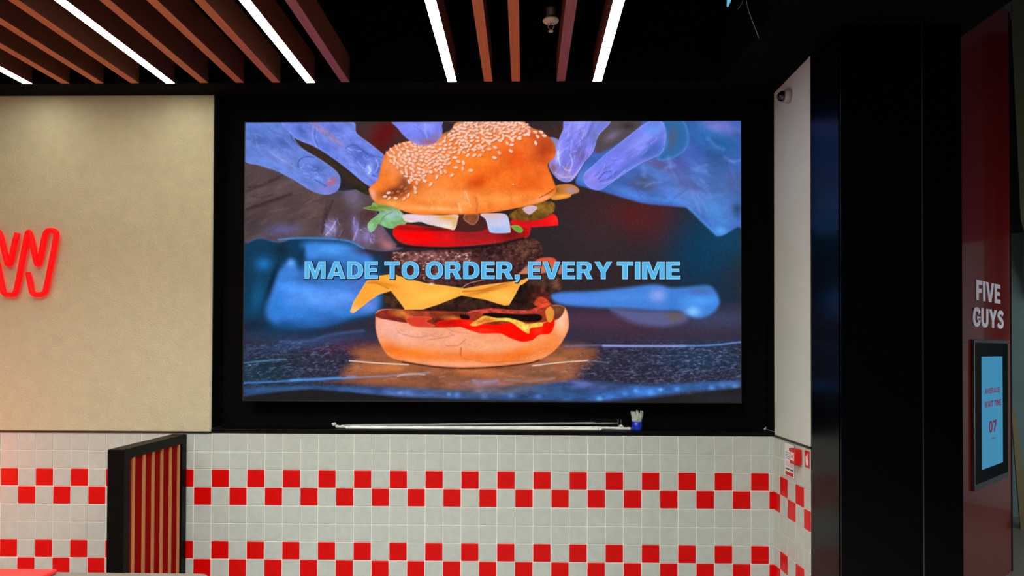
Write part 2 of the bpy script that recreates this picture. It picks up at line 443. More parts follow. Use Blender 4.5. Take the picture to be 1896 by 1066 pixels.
def sdist(poly, X, Y):
    """signed distance, positive inside"""
    P = np.asarray(poly, float); n = len(P)
    d = np.full(X.shape, 1e9); inside = np.zeros(X.shape, bool)
    for i in range(n):
        x0, y0 = P[i]; x1, y1 = P[(i + 1) % n]
        ex, ey = x1 - x0, y1 - y0; L = ex * ex + ey * ey + 1e-9
        t = np.clip(((X - x0) * ex + (Y - y0) * ey) / L, 0, 1)
        d = np.minimum(d, (X - x0 - t * ex) ** 2 + (Y - y0 - t * ey) ** 2)
        if y0 != y1:
            c = ((Y < y0) != (Y < y1)) & (X < ex * (Y - y0) / (y1 - y0) + x0)
            inside ^= c
    d = np.sqrt(d)
    return np.where(inside, d, -d)

def paint(poly, col, soft=1.2, op=1.0, blobs=(), rim=None, noise=None, sharp=False, strokes=()):
    """fills a smoothed outline; blobs (x, y, rx, ry, angle, colour, opacity); rim (colour, width, opacity)
       noise (amplitude, scale, angle, stretch, seed); strokes (points, width, colour, opacity)"""
    P = np.array(poly, float) if sharp else catmull(poly, 5)
    pad = soft * 1.5 + 2
    i0, i1 = np.searchsorted(U, [P[:, 0].min() - pad, P[:, 0].max() + pad])
    vr = V[::-1]
    j0, j1 = np.searchsorted(vr, [P[:, 1].min() - pad, P[:, 1].max() + pad])
    j0, j1 = NZV - j1, NZV - j0
    if i1 <= i0 or j1 <= j0: return
    X = UU[j0:j1, i0:i1]; Y = VV[j0:j1, i0:i1]
    sd = sdist(P, X, Y)
    a = np.clip(.5 + sd / (2 * soft), 0, 1); a = a * a * (3 - 2 * a) * op
    C = np.ones(X.shape + (3,)) * hexc(col)
    for b in blobs:
        x, y, rx, ry, an, cc, o = b
        c, s = math.cos(math.radians(an)), math.sin(math.radians(an))
        dx = ((X - x) * c + (Y - y) * s) / rx; dy = (-(X - x) * s + (Y - y) * c) / ry
        g = (np.exp(-(dx * dx + dy * dy)) * o)[..., None]
        C = C * (1 - g) + hexc(cc) * g
    for pts, wd, cc, o in strokes:
        g = stroke_alpha(pts, wd, X, Y)[..., None] * o
        C = C * (1 - g) + hexc(cc) * g
    if rim:
        g = (np.exp(-np.clip(sd, 0, None) / rim[1]) * rim[2])[..., None]
        C = C * (1 - g) + hexc(rim[0]) * g
    if noise:
        nn = fbm(X, Y, noise[1], noise[4] if len(noise) > 4 else 3, 4, math.radians(noise[2]), noise[3])
        C = C * (1 + noise[0] * nn[..., None] * 1.6)
    IMG[j0:j1, i0:i1] = IMG[j0:j1, i0:i1] * (1 - a[..., None]) + np.clip(C, 0, 1) * a[..., None]

def stroke_alpha(pts, wd, X, Y):
    P = catmull(pts, 6, closed=False) if len(pts) > 2 else np.array(pts, float)
    d = np.full(X.shape, 1e9)
    for (x0, y0), (x1, y1) in zip(P, P[1:]):
        ex, ey = x1 - x0, y1 - y0; L = ex * ex + ey * ey + 1e-9
        t = np.clip(((X - x0) * ex + (Y - y0) * ey) / L, 0, 1)
        d = np.minimum(d, (X - x0 - t * ex) ** 2 + (Y - y0 - t * ey) ** 2)
    return np.exp(-d / (wd * wd))
def line(pts, wd, col, op=1.0):
    P = np.array(pts, float); pad = wd * 3 + 3
    i0, i1 = np.searchsorted(U, [P[:, 0].min() - pad, P[:, 0].max() + pad])
    j0, j1 = np.searchsorted(V[::-1], [P[:, 1].min() - pad, P[:, 1].max() + pad]); j0, j1 = NZV - j1, NZV - j0
    if i1 <= i0 or j1 <= j0: return
    a = stroke_alpha(pts, wd, UU[j0:j1, i0:i1], VV[j0:j1, i0:i1])[..., None] * op
    IMG[j0:j1, i0:i1] = IMG[j0:j1, i0:i1] * (1 - a) + hexc(col) * a
def blob(x, y, rx, ry, an, col, op):
    c, s = math.cos(math.radians(an)), math.sin(math.radians(an))
    dx = ((UU - x) * c + (VV - y) * s) / rx; dy = (-(UU - x) * s + (VV - y) * c) / ry
    g = (np.exp(-(dx * dx + dy * dy)) * op)[..., None]
    IMG[:] = IMG * (1 - g) + hexc(col) * g

def cropper(x0, y0, s): return lambda pts: [(x0 + a / s, y0 + b / s) for a, b in pts]
A_ = cropper(440, 210, 3.947); B_ = cropper(660, 220, 4.443); C_ = cropper(1000, 210, 4.264)
D_ = cropper(640, 430, 3.675); E_ = cropper(440, 420, 3.231); F_ = cropper(1000, 420, 3.231)
def bl(crop, x, y, rx, ry, an, col, op):
    (px, py), = crop([(x, y)]); (qx, qy), = crop([(x + 1, y)]); s = qx - px
    return (px, py, rx * s, ry * s, an, col, op)

# --- background
IMG[:] = hexc('#2a2225')
blob(700, 250, 60, 40, 0, '#45302f', .9); blob(712, 248, 24, 45, 30, '#5c0c0c', .8); blob(1040, 250, 40, 25, 0, '#3f2824', .8)
blob(1180, 405, 85, 38, 8, '#561c1b', .95); blob(1225, 400, 30, 60, 0, '#4f1c1e', .7); blob(1110, 440, 60, 60, 0, '#33262a', .8)
blob(1300, 470, 75, 90, 0, '#0e3350', .95); blob(1350, 440, 50, 40, 0, '#123c5c', .8); blob(1330, 560, 70, 40, 0, '#16293f', .7)
# left, out of focus blue hall
paint(E_([(40, 70), (800, 60), (850, 560), (500, 700), (40, 640)]), '#143450', 14)
paint(E_([(400, 95), (700, 110), (790, 150), (850, 320), (850, 500), (700, 545), (520, 600), (330, 610), (215, 590), (170, 510), (215, 350), (260, 270), (380, 250), (410, 200)]), '#3572c6', 9,
      blobs=[bl(E_, 560, 140, 150, 50, 0, '#4c96ea', .95), bl(E_, 700, 170, 60, 60, 0, '#3f80d4', .8), bl(E_, 520, 250, 130, 60, 0, '#1e3a60', .9), bl(E_, 440, 330, 90, 22, 12, '#25467a', .7), bl(E_, 700, 300, 60, 60, 0, '#384f80', .7),
             bl(E_, 330, 390, 90, 80, 10, '#4a8ae4', .95), bl(E_, 470, 420, 120, 70, 5, '#5a98f2', .95), bl(E_, 640, 430, 120, 60, 0, '#5e92ec', .9), bl(E_, 790, 460, 50, 60, 0, '#6a86dc', .9), bl(E_, 740, 360, 60, 60, 0, '#4866b4', .8),
             bl(E_, 400, 530, 200, 28, 4, '#2f70c0', .8), bl(E_, 560, 570, 120, 26, -8, '#28508c', .9), bl(E_, 300, 590, 120, 34, 0, '#1d4f8c', .9), bl(E_, 240, 480, 40, 90, 20, '#2f72c4', .8)], noise=(.10, 16, 10, 2, 15))
paint(E_([(290, 215), (320, 190), (355, 215), (360, 280), (330, 320), (270, 310), (250, 280)]), '#3c78c8', 7, op=.9, blobs=[bl(E_, 320, 220, 26, 24, 0, '#6aaaff', .95)])
blob(*bl(E_, 155, 225, 50, 42, 0, '#1f6cb0', .9)); blob(*bl(E_, 265, 140, 45, 45, 20, '#122434', .9)); blob(*bl(E_, 385, 160, 22, 50, 10, '#132c40', .9)); blob(*bl(E_, 120, 420, 50, 100, 15, '#17507c', .8)); blob(*bl(E_, 205, 330, 16, 110, 18, '#0c1c2a', .8))
blob(*bl(E_, 90, 600, 90, 50, 0, '#1a2030', .9)); blob(*bl(E_, 60, 330, 25, 160, 0, '#0f3048', .7))
blob(690, 462, 30, 12, 0, '#331c20', .9)
# table
paint([(440, 620), (560, 622), (700, 585), (760, 580), (1060, 570), (1400, 560), (1400, 760), (440, 760)], '#2a2836', 9, sharp=True)
blob(1120, 595, 130, 18, 3, '#4c2e40', .95); blob(1200, 615, 190, 20, 0, '#3b2a3c', .8); blob(1330, 590, 80, 20, 0, '#3b4464', .7); blob(640, 640, 80, 16, 0, '#472538', .8)
blob(520, 625, 90, 12, 0, '#22344f', .8); blob(560, 640, 120, 10, -8, '#2f4670', .7); blob(1300, 660, 90, 30, 0, '#22364f', .8); blob(480, 690, 80, 30, 0, '#16323f', .7)
line(E_([(260, 690), (420, 690), (560, 650), (760, 625)]), 3.0, '#37507c', .8)
blob(*bl(E_, 470, 640, 90, 18, -5, '#1b2c48', .8))
# rough leather-like grain with small sparkles
g = np.clip((VV - 622) / 25, 0, 1) * np.clip((735 - VV) / 15, 0, 1)
n1 = fbm(UU, VV * 2.2, 5.5, 31, 3); n2 = fbm(UU, VV * 2.4, 3.2, 57, 2)
bright = np.clip(n1 * 1.5 - .15, 0, 1) * .8 + np.clip(n2 * 2 - .5, 0, 1) * .6
IMG += (g * bright)[..., None] * np.array([.20, .21, .30]) * (0.55 + .45 * np.clip((UU - 1080) / 150, 0, 1) + .35 * np.clip((700 - UU) / 200, 0, 1) * .5)[..., None]
IMG *= (1 - .35 * g * np.clip(-n1, 0, 1))[..., None]
# copper reflection under the bun
paint([(690, 640), (1080, 640), (1075, 690), (1040, 715), (900, 725), (760, 722), (640, 705), (660, 668)], '#8a5138', 14,
      blobs=[(720, 682, 60, 14, 0, '#c0703f', .8), (800, 700, 90, 10, 0, '#6f4634', .7), (1010, 690, 60, 14, -5, '#7d5440', .8), (880, 690, 60, 8, 0, '#b8673c', .8), (900, 712, 50, 8, 0, '#84708e', .5), (1048, 664, 26, 14, -30, '#a2623c', .8)],
      noise=(.16, 9, 0, 3, 5))
blob(*bl(E_, 640, 930, 120, 12, 0, '#7a4c40', .5))
# white scratch lines and blue edges
line([(650, 669), (700, 673), (760, 676)], 1.1, '#e8dccb', .95); line([(990, 677), (1040, 671), (1092, 667)], 1.1, '#e2d6cc', .95); line([(1092, 667), (1130, 671)], 1.4, '#7f7c93', .6)
line([(1050, 641), (1110, 639), (1160, 640)], 1.6, '#6f6f9c', .7); line([(1120, 640), (1190, 640), (1270, 640)], 2.0, '#8a98dc', .95); line([(1260, 640), (1320, 638), (1372, 632)], 1.8, '#5c86c8', .9)
line([(452, 674), (500, 669), (532, 667)], 1.5, '#4d7fa4', .8); line([(452, 711), (500, 709), (560, 705)], 2.0, '#3f74b4', .95); line([(540, 706), (600, 703), (660, 699)], 2.6, '#4c8ad8', .95); line([(640, 701), (720, 697), (800, 690)], 1.8, '#84809f', .9)
line([(880, 705), (900, 708), (925, 705)], 3, '#8d7c9c', .9); line([(940, 703), (980, 706), (1030, 700)], 2.5, '#90716f', .8); line([(740, 697), (760, 693), (790, 694)], 1.6, '#c9a99a', .8)
paint([(452, 720), (560, 715), (700, 717), (850, 722), (1000, 712), (1060, 703), (1200, 712), (1372, 702), (1372, 716), (1290, 722), (1200, 734), (1110, 742), (940, 740), (700, 736), (560, 724), (480, 732), (452, 736)], '#2e4a78', 5, sharp=True,
      blobs=[(520, 722, 60, 7, 0, '#31547c', .8), (760, 730, 90, 5, 3, '#4b5f95', .9), (900, 722, 90, 8, 0, '#72605f', .8), (1090, 712, 55, 8, 5, '#5a5f9a', .8), (1200, 724, 90, 9, -6, '#3b6fc0', .9), (1330, 708, 50, 7, 0, '#3a619e', .8)], noise=(.22, 9, 0, 3, 9))
for x, y, r, c in ((1113, 737, 5, '#58a0f0'), (1206, 725, 6.5, '#5597ee'), (1160, 727, 5, '#4c7fd8'), (1130, 733, 5, '#456fc0'), (1255, 719, 5, '#4a86dc'), (1318, 716, 5, '#4f8be0'), (1338, 712, 5, '#4676b8'), (1361, 713, 5.5, '#5a83b8'),
                   (1000, 733, 6, '#4f6fb8'), (950, 732, 5, '#5877bb'), (850, 731, 6, '#4f80d0'), (835, 730, 4, '#6090dc'), (800, 729, 5, '#4663a8'), (760, 729, 5, '#5575b8'), (745, 728, 4, '#6b8cc8'), (900, 733, 6, '#5b6c9c'), (1180, 722, 4, '#5ea2f4'), (1225, 720, 4, '#67a8f2')):
    blob(x, y, r * 1.15, r * .85, 0, c, .9)
paint([(452, 737), (520, 727), (580, 722), (650, 727), (760, 738), (1000, 744), (1110, 748), (1200, 738), (1290, 727), (1374, 716), (1374, 760), (452, 760)], '#1d1c1e', 3, sharp=True)
blob(1330, 738, 60, 12, 0, '#2a2a30', .5)
# blue blurred knife-like shape on the right
paint(F_([(80, 430), (110, 395), (330, 385), (520, 365), (690, 345), (790, 365), (880, 360), (1000, 350), (1050, 380), (1075, 450), (1040, 510), (960, 545), (880, 530), (830, 500), (700, 500), (560, 490), (300, 480), (140, 465)]), '#3f76c8', 5,
      blobs=[bl(F_, 240, 435, 180, 25, 0, '#557ddc', .8), bl(F_, 500, 420, 200, 30, 0, '#4a84d8', .9), bl(F_, 710, 410, 50, 40, 0, '#8a9ce4', .9), bl(F_, 960, 440, 110, 35, 0, '#4c94e8', .95), bl(F_, 920, 505, 45, 30, 0, '#7cbcf0', .95), bl(F_, 960, 380, 70, 25, 0, '#45649c', .8), bl(F_, 800, 450, 30, 50, 0, '#3470c0', .7)])
paint(F_([(430, 490), (620, 500), (850, 510), (880, 560), (740, 595), (560, 570)]), '#5a6194', 8, op=.8, blobs=[bl(F_, 810, 535, 50, 30, 0, '#6e5a4c', .9)])
# --- left hand, shaded lower part
paint(A_([(20, 330), (300, 430), (700, 560), (900, 560), (1000, 640), (1040, 780), (1160, 950), (1215, 985), (1100, 1008), (940, 990), (820, 935), (640, 915), (420, 915), (300, 945), (160, 915), (20, 905)]), '#4c3d3e', 2.5,
      blobs=[bl(A_, 300, 560, 260, 60, -20, '#5a4a4c', .8), bl(A_, 200, 660, 200, 18, -20, '#352a2c', .8), bl(A_, 170, 520, 180, 10, -25, '#372c30', .8), bl(A_, 560, 680, 90, 130, 10, '#5e4744', .8), bl(A_, 840, 600, 60, 110, -25, '#6a6078', .9),
             bl(A_, 340, 850, 110, 45, 0, '#5f5b86', .95), bl(A_, 250, 880, 90, 40, 0, '#5a5070', .7), bl(A_, 680, 850, 50, 70, 10, '#9088c8', .95), bl(A_, 640, 760, 16, 110, 12, '#3b2c30', .8), bl(A_, 800, 780, 80, 60, 0, '#4f3d44', .7),
             bl(A_, 870, 850, 30, 90, -10, '#8a7cc0', .9), bl(A_, 960, 900, 60, 60, 30, '#8c78b4', .9), bl(A_, 1100, 960, 70, 40, 30, '#a86a74', .95), bl(A_, 970, 740, 60, 60, 30, '#4a2c2e', .9), bl(A_, 1050, 870, 40, 60, -30, '#7c5a72', .8), bl(A_, 100, 800, 100, 60, 0, '#3c3034', .8)],
      rim=('#5b7fc0', 1.6, .55), noise=(.09, 10, -25, 3, 11))
for s in ([(300, 925), (420, 915), (640, 917), (820, 937), (930, 990)],): line(A_(s), 1.7, '#4e86cc', .8)
line(A_([(60, 700), (230, 640), (390, 590)]), 2.2, '#30262a', .7); line(A_([(70, 540), (180, 520), (300, 470)]), 1.6, '#30262a', .6); line(A_([(620, 870), (650, 760), (700, 640)]), 2.4, '#38282c', .7)
line(A_([(740, 960 - 40), (820, 850), (830, 790)]), 1.6, '#4a3c58', .7); line(A_([(650, 890), (700, 830), (720, 790)]), 1.4, '#c0b8ec', .7); line(A_([(850, 930), (880, 850), (880, 800)]), 1.4, '#b0a4e0', .6)
paint(A_([(400, 180), (560, 240), (760, 400), (930, 530), (960, 600), (820, 520), (760, 440), (640, 370), (520, 280)]), '#33271f', 1.5, blobs=[bl(A_, 880, 560, 60, 30, 30, '#16200f', .8)])
# second finger (left)
paint(A_([(20, 40), (380, 40), (400, 160), (470, 250), (600, 330), (700, 400), (745, 450), (755, 500), (735, 560), (680, 590), (610, 590), (530, 560), (400, 480), (270, 415), (160, 380), (20, 320)]), '#627ccb', 1.0,
      blobs=[bl(A_, 120, 130, 130, 60, 10, '#5775c4', .8), bl(A_, 150, 190, 90, 60, 20, '#3f5496', .6), bl(A_, 320, 330, 130, 40, 30, '#7484cc', .8), bl(A_, 330, 200, 80, 50, 30, '#4a5ca8', .8), bl(A_, 560, 430, 130, 50, 38, '#5f72cc', .8), bl(A_, 580, 400, 40, 60, 30, '#44579e', .6),
             bl(A_, 690, 500, 45, 28, -35, '#a85c74', .95), bl(A_, 640, 560, 80, 20, 10, '#8078c4', .8), bl(A_, 590, 470, 40, 20, 30, '#7d94ec', .8), bl(A_, 60, 250, 60, 60, 0, '#5672bc', .6), bl(A_, 230, 90, 90, 30, 0, '#4a6ab0', .6)],
      rim=('#8c98dc', 1.3, .65), noise=(.09, 8, 30, 2.5, 21),
      strokes=[(A_([(440, 390), (445, 345), (490, 315), (560, 318)]), 1.1, '#2c3a78', .7), (A_([(240, 290), (330, 340), (420, 400)]), 1.1, '#96a2dc', .5), (A_([(385, 150), (400, 190), (470, 250)]), 1.6, '#2a3468', .7), (A_([(560, 480), (630, 520), (650, 530)]), 1.2, '#3b4f9c', .6)])
# first finger pressing the bun
paint(A_([(330, 20), (810, 40), (870, 140), (960, 210), (1060, 290), (1140, 370), (1185, 430), (1180, 500), (1150, 545), (1080, 566), (1010, 555), (920, 500), (810, 410), (690, 320), (560, 240), (440, 190), (390, 150)]), '#6c7fd8', 1.0,
      blobs=[bl(A_, 450, 120, 70, 60, 0, '#4a60b0', .9), bl(A_, 640, 260, 110, 50, 38, '#5872d0', .8), bl(A_, 660, 150, 140, 22, 38, '#a084ac', .9), bl(A_, 600, 110, 60, 20, 30, '#8a7cc0', .8), bl(A_, 700, 90, 70, 40, 30, '#5c6ccc', .7), bl(A_, 900, 300, 110, 60, 40, '#5064bc', .9),
             bl(A_, 970, 400, 26, 50, 20, '#8fa4f0', .9), bl(A_, 1060, 410, 60, 40, 30, '#4a5cb4', .9), bl(A_, 1090, 350, 50, 16, 40, '#8294ec', .6), bl(A_, 1060, 500, 90, 22, -12, '#7068c0', .9), bl(A_, 1110, 530, 60, 26, -10, '#94667c', .9), bl(A_, 860, 390, 60, 20, 38, '#8090dc', .5)],
      rim=('#9aa2e8', 1.3, .65), noise=(.11, 7, 38, 2, 25),
      strokes=[(A_([(548, 90), (545, 170), (575, 240)]), 1.2, '#8a9ae0', .7), (A_([(565, 90), (562, 170), (585, 235)]), 1.0, '#3a4a94', .6), (A_([(790, 250), (860, 230), (960, 300), (1060, 320)]), 1.5, '#3a4a9c', .6), (A_([(990, 450), (1060, 470), (1130, 430)]), 1.4, '#38489c', .7),
               (A_([(960, 380), (975, 420), (960, 440)]), 1.4, '#c4d0ff', .8), (A_([(820, 300), (870, 340), (920, 400)]), 1.1, '#94a4ee', .6), (A_([(1010, 320), (1030, 380), (1010, 430)]), 1.2, '#9aa8f2', .6), (A_([(870, 200), (960, 250), (1040, 330)]), 1.1, '#7080d8', .6),
               (A_([(1080, 430), (1120, 400), (1150, 400)]), 1.2, '#a0acf4', .6)])
# --- right hand, blurred palm and cuff
paint(C_([(560, 40), (1640, 40), (1640, 880), (1560, 900), (1450, 965), (1400, 965), (1320, 890), (1180, 760), (1080, 740), (850, 718), (700, 680), (500, 620), (380, 590), (290, 530), (440, 290), (620, 230), (760, 100)]), '#3b5aa6', 2.5,
      blobs=[bl(C_, 1200, 600, 420, 160, 25, '#5b82d6', .9), bl(C_, 1300, 160, 160, 90, 25, '#2a5c9a', .9), bl(C_, 1450, 250, 130, 110, 30, '#20568c', .8), bl(C_, 1420, 110, 140, 50, 15, '#7f7cd0', .8), bl(C_, 960, 420, 130, 40, 20, '#5a4c74', .9), bl(C_, 1100, 400, 150, 70, 20, '#4a5096', .8), bl(C_, 820, 560, 110, 70, 10, '#45475f', .9), bl(C_, 1180, 560, 160, 60, 25, '#5a4f88', .8),
             bl(C_, 700, 620, 200, 40, 14, '#4d72c4', .9), bl(C_, 980, 680, 260, 30, 8, '#4c7ed0', .9), bl(C_, 1300, 520, 170, 70, 0, '#4a6cb4', .8), bl(C_, 1450, 640, 150, 120, 20, '#4466a4', .8), bl(C_, 1260, 700, 180, 60, 30, '#5878bc', .8), bl(C_, 1400, 800, 130, 70, 40, '#4a86d0', .9), bl(C_, 1560, 760, 40, 60, 0, '#243f5a', .8),
             bl(C_, 1430, 930, 60, 40, 0, '#56a2f0', .9), bl(C_, 1530, 540, 80, 90, 0, '#4a5688', .6), bl(C_, 360, 500, 60, 60, 40, '#5880cc', .8), bl(C_, 950, 480, 120, 40, 30, '#4a6cb0', .7), bl(C_, 1400, 400, 100, 80, 0, '#30507e', .7)],
      noise=(.08, 14, 25, 2, 41))
line(C_([(1180, 750), (1290, 860), (1400, 965)]), 2.6, '#4c9ae8', .6)
paint(C_([(540, 40), (800, 60), (760, 150), (640, 230), (500, 310), (440, 300), (450, 180)]), '#4b4248', 4, blobs=[bl(C_, 580, 180, 70, 30, -30, '#7a6c88', .7), bl(C_, 700, 100, 60, 30, 0, '#2c2624', .8)])
paint(C_([(960, 40), (1120, 40), (1180, 200), (1130, 310), (1010, 370), (930, 360), (1000, 250), (990, 130)]), '#2f5f98', 2.5, blobs=[bl(C_, 1050, 200, 30, 90, 10, '#4a5470', .9)], rim=('#5c9ae4', 2.2, .7))
paint(C_([(770, 130), (860, 70), (960, 60), (1000, 150), (990, 260), (950, 330), (820, 390), (690, 470), (560, 560), (480, 608), (400, 590), (358, 540), (360, 480), (420, 420), (520, 330), (620, 250)]), '#6a74d8', 1.2,
      blobs=[bl(C_, 780, 230, 140, 45, -38, '#8890f2', .9), bl(C_, 900, 130, 70, 60, 0, '#5a88d8', .8), bl(C_, 920, 290, 90, 50, -35, '#3f62b0', .9), bl(C_, 700, 420, 150, 22, -35, '#4a62b4', .85), bl(C_, 430, 520, 70, 60, 0, '#9484e0', .8), bl(C_, 600, 390, 110, 50, -38, '#7478e4', .8), bl(C_, 850, 320, 60, 20, -35, '#35589c', .7)],
      rim=('#98a8f0', 1.5, .6), noise=(.07, 8, -38, 3, 45),
      strokes=[(C_([(470, 520), (520, 470), (570, 460)]), 1.1, '#3c48a0', .8), (C_([(480, 540), (560, 510), (620, 460)]), 1.1, '#4450a8', .7), (C_([(440, 500), (500, 450), (560, 425)]), 1.0, '#4a54b4', .6), (C_([(500, 560), (600, 520), (680, 450)]), 1.0, '#b0acf4', .5)])
paint(C_([(230, 40), (560, 50), (470, 180), (430, 300), (360, 390), (300, 490), (250, 540), (190, 540), (130, 500), (80, 410), (120, 330), (150, 230), (190, 130)]), '#7a7ae0', 1.0,
      blobs=[bl(C_, 300, 110, 90, 70, -50, '#9496f4', .9), bl(C_, 250, 230, 60, 90, 10, '#7c80ea', .8), bl(C_, 150, 350, 20, 80, 10, '#b4b4ff', .8), bl(C_, 330, 320, 50, 60, 30, '#6a5ca0', .9), bl(C_, 430, 180, 50, 60, 20, '#5f6aa8', .8), bl(C_, 200, 490, 90, 35, 20, '#a08cb8', .8), bl(C_, 110, 430, 30, 40, 0, '#8a5a60', .9), bl(C_, 480, 90, 60, 40, 0, '#6878bc', .8), bl(C_, 230, 440, 30, 30, 0, '#8a5878', .7)],
      rim=('#b4b8fa', 1.1, .5), noise=(.10, 6, -60, 3, 49),
      strokes=[(C_([(150, 300), (160, 380), (170, 410)]), 1.2, '#e0e0ff', .8), (C_([(250, 330), (265, 400), (240, 470)]), 1.2, '#c8c0f8', .7), (C_([(190, 420), (220, 450), (260, 450)]), 1.3, '#d4c8ec', .6), (C_([(430, 310), (340, 420), (260, 520)]), 1.4, '#c8b0d8', .6), (C_([(290, 260), (350, 210), (400, 150)]), 1.2, '#5058b0', .6), (C_([(130, 470), (190, 505), (260, 500)]), 1.2, '#c8b4d0', .6)])
paint(C_([(80, 195), (150, 205), (150, 250), (130, 290)]), '#8f94cc', 1, op=.8)
def wrinkles(poly, n, an, spread, L, wd, light, dark, seed_, op=.55):
    """thin film creases: short bent strokes inside an outline"""
    r = np.random.default_rng(seed_); P = catmull(poly, 4); lo, hi = P.min(0), P.max(0); k = 0; tries = 0
    while k < n and tries < n * 20:
        tries += 1
        x, y = r.uniform(lo[0], hi[0]), r.uniform(lo[1], hi[1])
        if sdist(P, np.array([[x]]), np.array([[y]]))[0, 0] < 3: continue
        k += 1; a = math.radians(an + r.normal(0, spread)); l = L * r.uniform(.4, 1.1); b = r.uniform(-.25, .25) * l
        dx, dy = math.cos(a) * l / 2, math.sin(a) * l / 2
        line([(x - dx, y - dy), (x - dy * b / l, y + dx * b / l), (x + dx, y + dy)], wd * r.uniform(.7, 1.3), light if r.random() < .55 else dark, op * r.uniform(.35, 1))
wrinkles(A_([(800, 240), (900, 250), (1040, 320), (1150, 420), (1130, 500), (1040, 500), (930, 430), (820, 330)]), 46, 35, 45, 11, 1.0, '#b4c2fa', '#4254a8', 1)
wrinkles(A_([(430, 100), (700, 60), (800, 160), (760, 280), (600, 260), (480, 180)]), 18, 35, 20, 14, 1.3, '#8fa0ec', '#5064b8', 2, .4)
wrinkles(A_([(440, 330), (560, 330), (700, 430), (730, 500), (640, 540), (480, 470)]), 26, 30, 50, 10, 1.0, '#9eb0ee', '#44589c', 3)
wrinkles(A_([(80, 90), (350, 110), (440, 260), (380, 380), (220, 320), (80, 240)]), 26, 25, 30, 18, 1.5, '#8496dc', '#4459a0', 4, .4)
wrinkles(A_([(80, 440), (400, 520), (640, 600), (620, 780), (300, 780), (80, 820)]), 26, -20, 15, 32, 1.8, '#655559', '#33282b', 5, .45)
wrinkles(A_([(640, 780), (800, 740), (960, 820), (1050, 930), (900, 950), (680, 900)]), 30, 65, 30, 16, 1.3, '#a99fe0', '#4e3f58', 6, .55)
wrinkles(C_([(180, 150), (300, 80), (430, 90), (440, 250), (330, 420), (230, 510), (150, 470), (150, 280)]), 50, 115, 22, 17, 1.1, '#b4b2fa', '#5a5cb0', 7)
wrinkles(C_([(420, 450), (600, 330), (800, 200), (930, 130), (960, 250), (800, 370), (600, 500), (450, 570)]), 26, -38, 18, 18, 1.1, '#a4acf8', '#545cc0', 8, .45)
wrinkles(C_([(640, 520), (900, 400), (1200, 300), (1500, 180), (1560, 600), (1400, 860), (1180, 720), (800, 660)]), 46, 25, 30, 34, 3.2, '#6d94e0', '#3c558f', 9, .4)
# --- layers hanging under the top bun
paint(B_([(60, 735), (130, 715), (150, 690), (300, 700), (400, 790), (440, 830), (380, 890), (300, 905), (240, 890), (190, 865), (170, 900), (130, 935), (100, 900), (110, 850), (200, 770), (120, 750)]), '#6f9c5e', .9,
      blobs=[bl(B_, 300, 790, 90, 40, 0, '#a8c4d4', .9), bl(B_, 270, 850, 70, 35, 0, '#7cb486', .9), bl(B_, 190, 730, 80, 30, 0, '#6f8034', .9), bl(B_, 110, 735, 60, 15, 0, '#54701c', .9), bl(B_, 130, 890, 30, 50, 0, '#8cc49a', .9), bl(B_, 350, 860, 60, 20, 0, '#7a9c6c', .8)],
      rim=('#bcd8b0', 1.0, .5), noise=(.12, 6, 20, 1.5, 61), strokes=[(B_([(200, 860), (240, 800), (300, 770)]), 1.2, '#4a7040', .6), (B_([(150, 700), (200, 740), (260, 750)]), 1.2, '#94a848', .7)])
# tomato
paint(B_([(310, 930), (330, 890), (420, 870), (700, 900), (1000, 880), (1400, 880), (1440, 930), (1400, 985), (1200, 1020), (900, 1048), (700, 1056), (500, 1048), (380, 1020), (320, 970)]), '#c4161a', 1.0,
      blobs=[bl(B_, 550, 960, 220, 60, 3, '#ff0806', .95), bl(B_, 420, 900, 100, 20, 5, '#8c1a14', .9), bl(B_, 1000, 960, 300, 60, 0, '#8a1f22', .9), bl(B_, 700, 905, 180, 22, 0, '#4c1210', .95), bl(B_, 1280, 940, 120, 60, 0, '#5c1416', .9), bl(B_, 450, 1000, 120, 22, 5, '#e41414', .8), bl(B_, 760, 980, 60, 50, 0, '#d41a1c', .8)],
      rim=('#d8524c', 1.0, .35), noise=(.05, 5, 0, 3, 62))
paint(B_([(830, 800), (1080, 790), (1090, 900), (1000, 930), (860, 930), (780, 900)]), '#43201e', 2)
paint(B_([(1290, 870), (1300, 830), (1450, 820), (1560, 790), (1650, 795), (1672, 870), (1640, 882), (1400, 895)]), '#e0161a', .9, blobs=[bl(B_, 1640, 830, 40, 40, 0, '#ff2a24', .9), bl(B_, 1400, 860, 120, 30, 0, '#b4181c', .8)])
paint(B_([(1270, 790), (1380, 720), (1500, 680), (1630, 690), (1640, 760), (1560, 820), (1440, 840), (1300, 830)]), '#6b4a1e', 1.0, blobs=[bl(B_, 1560, 740, 70, 40, 0, '#8a6428', .9), bl(B_, 1400, 800, 80, 30, 0, '#5a3a16', .8)], noise=(.3, 7, 60, 1.5, 63), rim=('#3c2410', 1.5, .4))
paint(B_([(1380, 740), (1450, 715), (1500, 730), (1480, 760), (1430, 790)]), '#c8aab8', .8)
paint(B_([(390, 800), (440, 785), (700, 795), (840, 790), (845, 830), (820, 912), (760, 905), (600, 870), (540, 850), (450, 855), (400, 835)]), '#d8c0c0', .8,
      blobs=[bl(B_, 500, 810, 120, 25, 8, '#e0c8dc', .9), bl(B_, 760, 815, 90, 20, 8, '#e0942c', .95), bl(B_, 760, 885, 80, 16, 10, '#ecdcb8', .9), bl(B_, 820, 860, 24, 40, 0, '#d0a458', .7)], rim=('#f4e8d8', .8, .4))
paint(B_([(895, 800), (930, 780), (1010, 785), (1015, 830), (985, 870), (950, 870), (900, 835)]), '#6e3c26', .9, rim=('#d8a488', 1.2, .8), blobs=[bl(B_, 950, 830, 40, 30, 0, '#8c5032', .8)])
